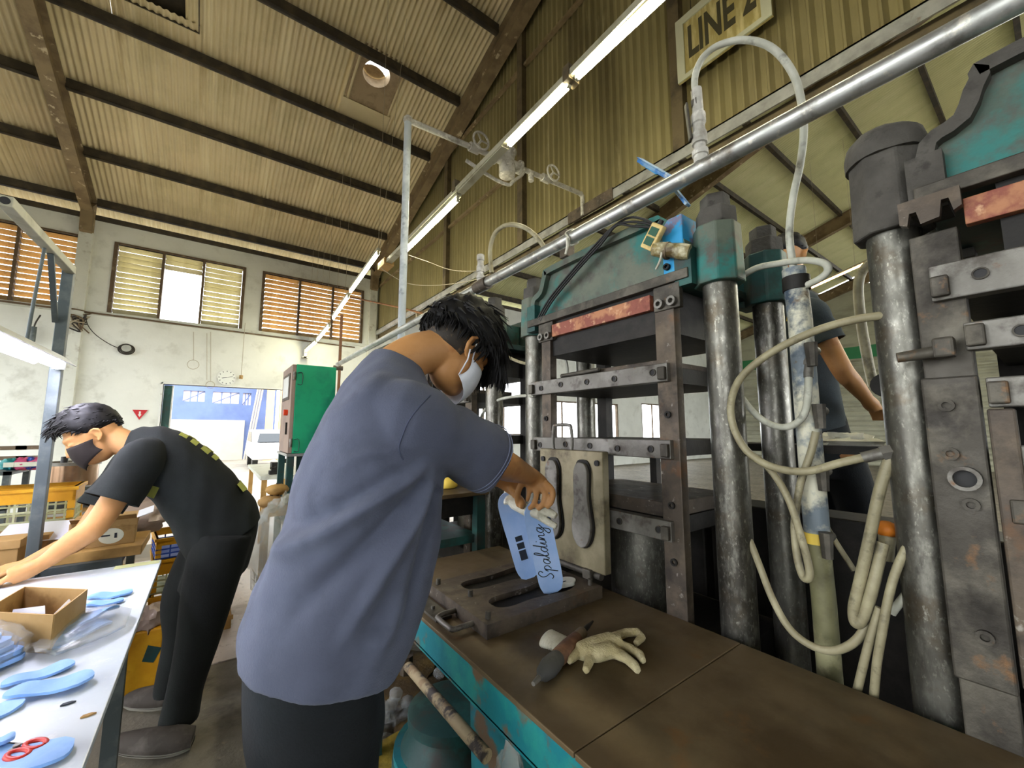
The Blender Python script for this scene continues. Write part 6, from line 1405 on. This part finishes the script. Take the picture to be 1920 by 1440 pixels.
def mask_shape(M4, m, par):
    b = MB(); rows = []
    for j in range(9):
        t = j / 8; z = .006 - .125 * t; row = []
        for i in range(13):
            s_ = (i / 12 - .5) * 2; row.append(V((.006 + .106 * math.cos(s_ * 1.5) ** .8 - .012 * (2 * t - 1) ** 2, .078 * math.sin(s_ * 1.5) * (1.02 - .12 * t), z - .02 * abs(s_) * (1 - t) + .045 * abs(s_) * t)))
        rows.append(row)
    b.add([p for r_ in rows for p in r_], [(j * 13 + i, j * 13 + i + 1, (j + 1) * 13 + i + 1, (j + 1) * 13 + i) for j in range(8) for i in range(12)]); b.xf(M4)
    o = shift(b.build('face_mask', m, smooth=60), par); md = o.modifiers.new('t', 'SOLIDIFY'); md.thickness = .002; return o
mask_shape(M2, 'mask_black', p2)

# ------------------------------------------------------------------ man behind the presses
p3 = thing('person', 'man in grey T-shirt reaching right, seen between the presses', 'person', (2.75, .85, .5))
G3 = lambda px, py, d=2.3: at(px, py, D=d); b = MB(); la = lambda w: V((.35, .94, 0)) * w
HC3 = G3(1478, 485); M3 = head_mb(b, HC3, frame((.93, .1, -.35), (.35, 0, .93)), 1.0)
P, Q = limb([G3(1500, 590), G3(1492, 545), G3(1482, 510)], [.075, .06, .055]); b.tube(P, Q, n=16)
SA, EA, WA = G3(1522, 592, 2.12), G3(1580, 695, 2.02), G3(1625, 748, 2.05)
P, Q = limb([G3(1500, 590), SA, SA.lerp(EA, .5), EA, EA.lerp(WA, .4), WA], [.06, .058, .05, .045, .042, .03]); b.tube(P, Q, n=16)
dn = (G3(1650, 778, 2.1) - WA).normalized(); sd = dn.cross(V((0, 0, 1))).normalized(); b.tube([WA, WA + dn * .05, WA + dn * .085], [.03, .036, .03], n=12)
for k in range(4): q = WA + dn * .08 + sd * (.025 - .017 * k); P, Q = limb([q, q + dn * .035, q + dn * .055 + V((0, 0, -.02)), q + dn * .05 + V((0, 0, -.04))], [.0105, .010, .009, .008], 4); b.tube(P, Q, n=8)
q = WA + dn * .03 + V((0, 0, .02)); P, Q = limb([q, q + dn * .035 + V((0, 0, .012)), q + dn * .06], [.012, .011, .008], 4); b.tube(P, Q, n=8)
b.loft(rings_of([(G3(1455, 600), G3(1500, 600), la(.10)), (G3(1458, 700), G3(1520, 700), la(.10)), (G3(1470, 800), G3(1535, 800), la(.10))], 3, 20))
for s_ in (-.09, .09): P, Q = limb([G3(1545, 840) + la(s_), G3(1580, 980) + la(s_), V((2.68, .86, .54)) + la(s_)], [.09, .06, .045]); b.tube(P, Q, n=14)
shift(remeshed(b, 'body', 'skin', None, .008, 4), p3)
spec3 = [(G3(1458, 545), G3(1500, 548), la(.07)), (G3(1440, 575), G3(1512, 572), la(.14)), (G3(1438, 640), G3(1526, 632), la(.16)), (G3(1442, 720), G3(1545, 715), la(.155)), (G3(1450, 800), G3(1560, 775), la(.15)), (G3(1455, 818), G3(1564, 792), la(.15))]
b = MB(); close_hem(b, wrinkle(rings_of(spec3, 6, 60, 2.3), lambda p, v, u: .010 * noise.noise(p * 5)), .006); shift(b.build('t_shirt', 'shirt_grey', smooth=180), p3)
b = MB(); close_hem(b, sleeve(SA, SA.lerp(EA, .5), G3(1490, 590, 2.2), 5, (.075, .08, .076, .076, .078), stop=1.0)); shift(b.build('sleeve', 'shirt_grey', smooth=180), p3)
b = MB(); b.loft(rings_of([(G3(1458, 795), G3(1562, 775), la(.145)), (G3(1470, 900), G3(1590, 880), la(.16))], 4, 24))
for s_ in (-.09, .09): P, Q = limb([G3(1545, 860) + la(s_), G3(1580, 980) + la(s_), V((2.68, .86, .52)) + la(s_)], [.11, .09, .075]); b.tube(P, Q, n=16)
shift(remeshed(b, 'trousers', 'trousers', None, .014, 4), p3)
for s_ in (-.09, .09):
    b = MB(); q = V((2.64, .86, .54)) + la(s_); b.tube([q, q + V((.1, -.02, 0)), q + V((.22, -.04, -.01))], [.04, .045, .03], n=12); b.v = [V((p.x, p.y, max(.501, p.z))) for p in b.v]; shift(b.build('shoe', 'shoe', smooth=60), p3)
shift(hair_mb(M3, cap2, 300, 25, .024, lambda d: .5 + .7 * max(0, d.z), lambda d: V((.6, 0, .2)), .035).build('hair', 'hair', smooth=60), p3)
b = MB(); q = G3(1462, 606, 2.1)
for k in range(3): b.bar(q + V((.0, .0, 0)) + la(-.02 * k), q + la(-.02 * k - .008) + V((0, 0, .03)), .006, .004)
shift(b.build('chest_print', mat('print_yellow', '#b39a3a', rough=.8)), p3)
bpy.context.view_layer.update()
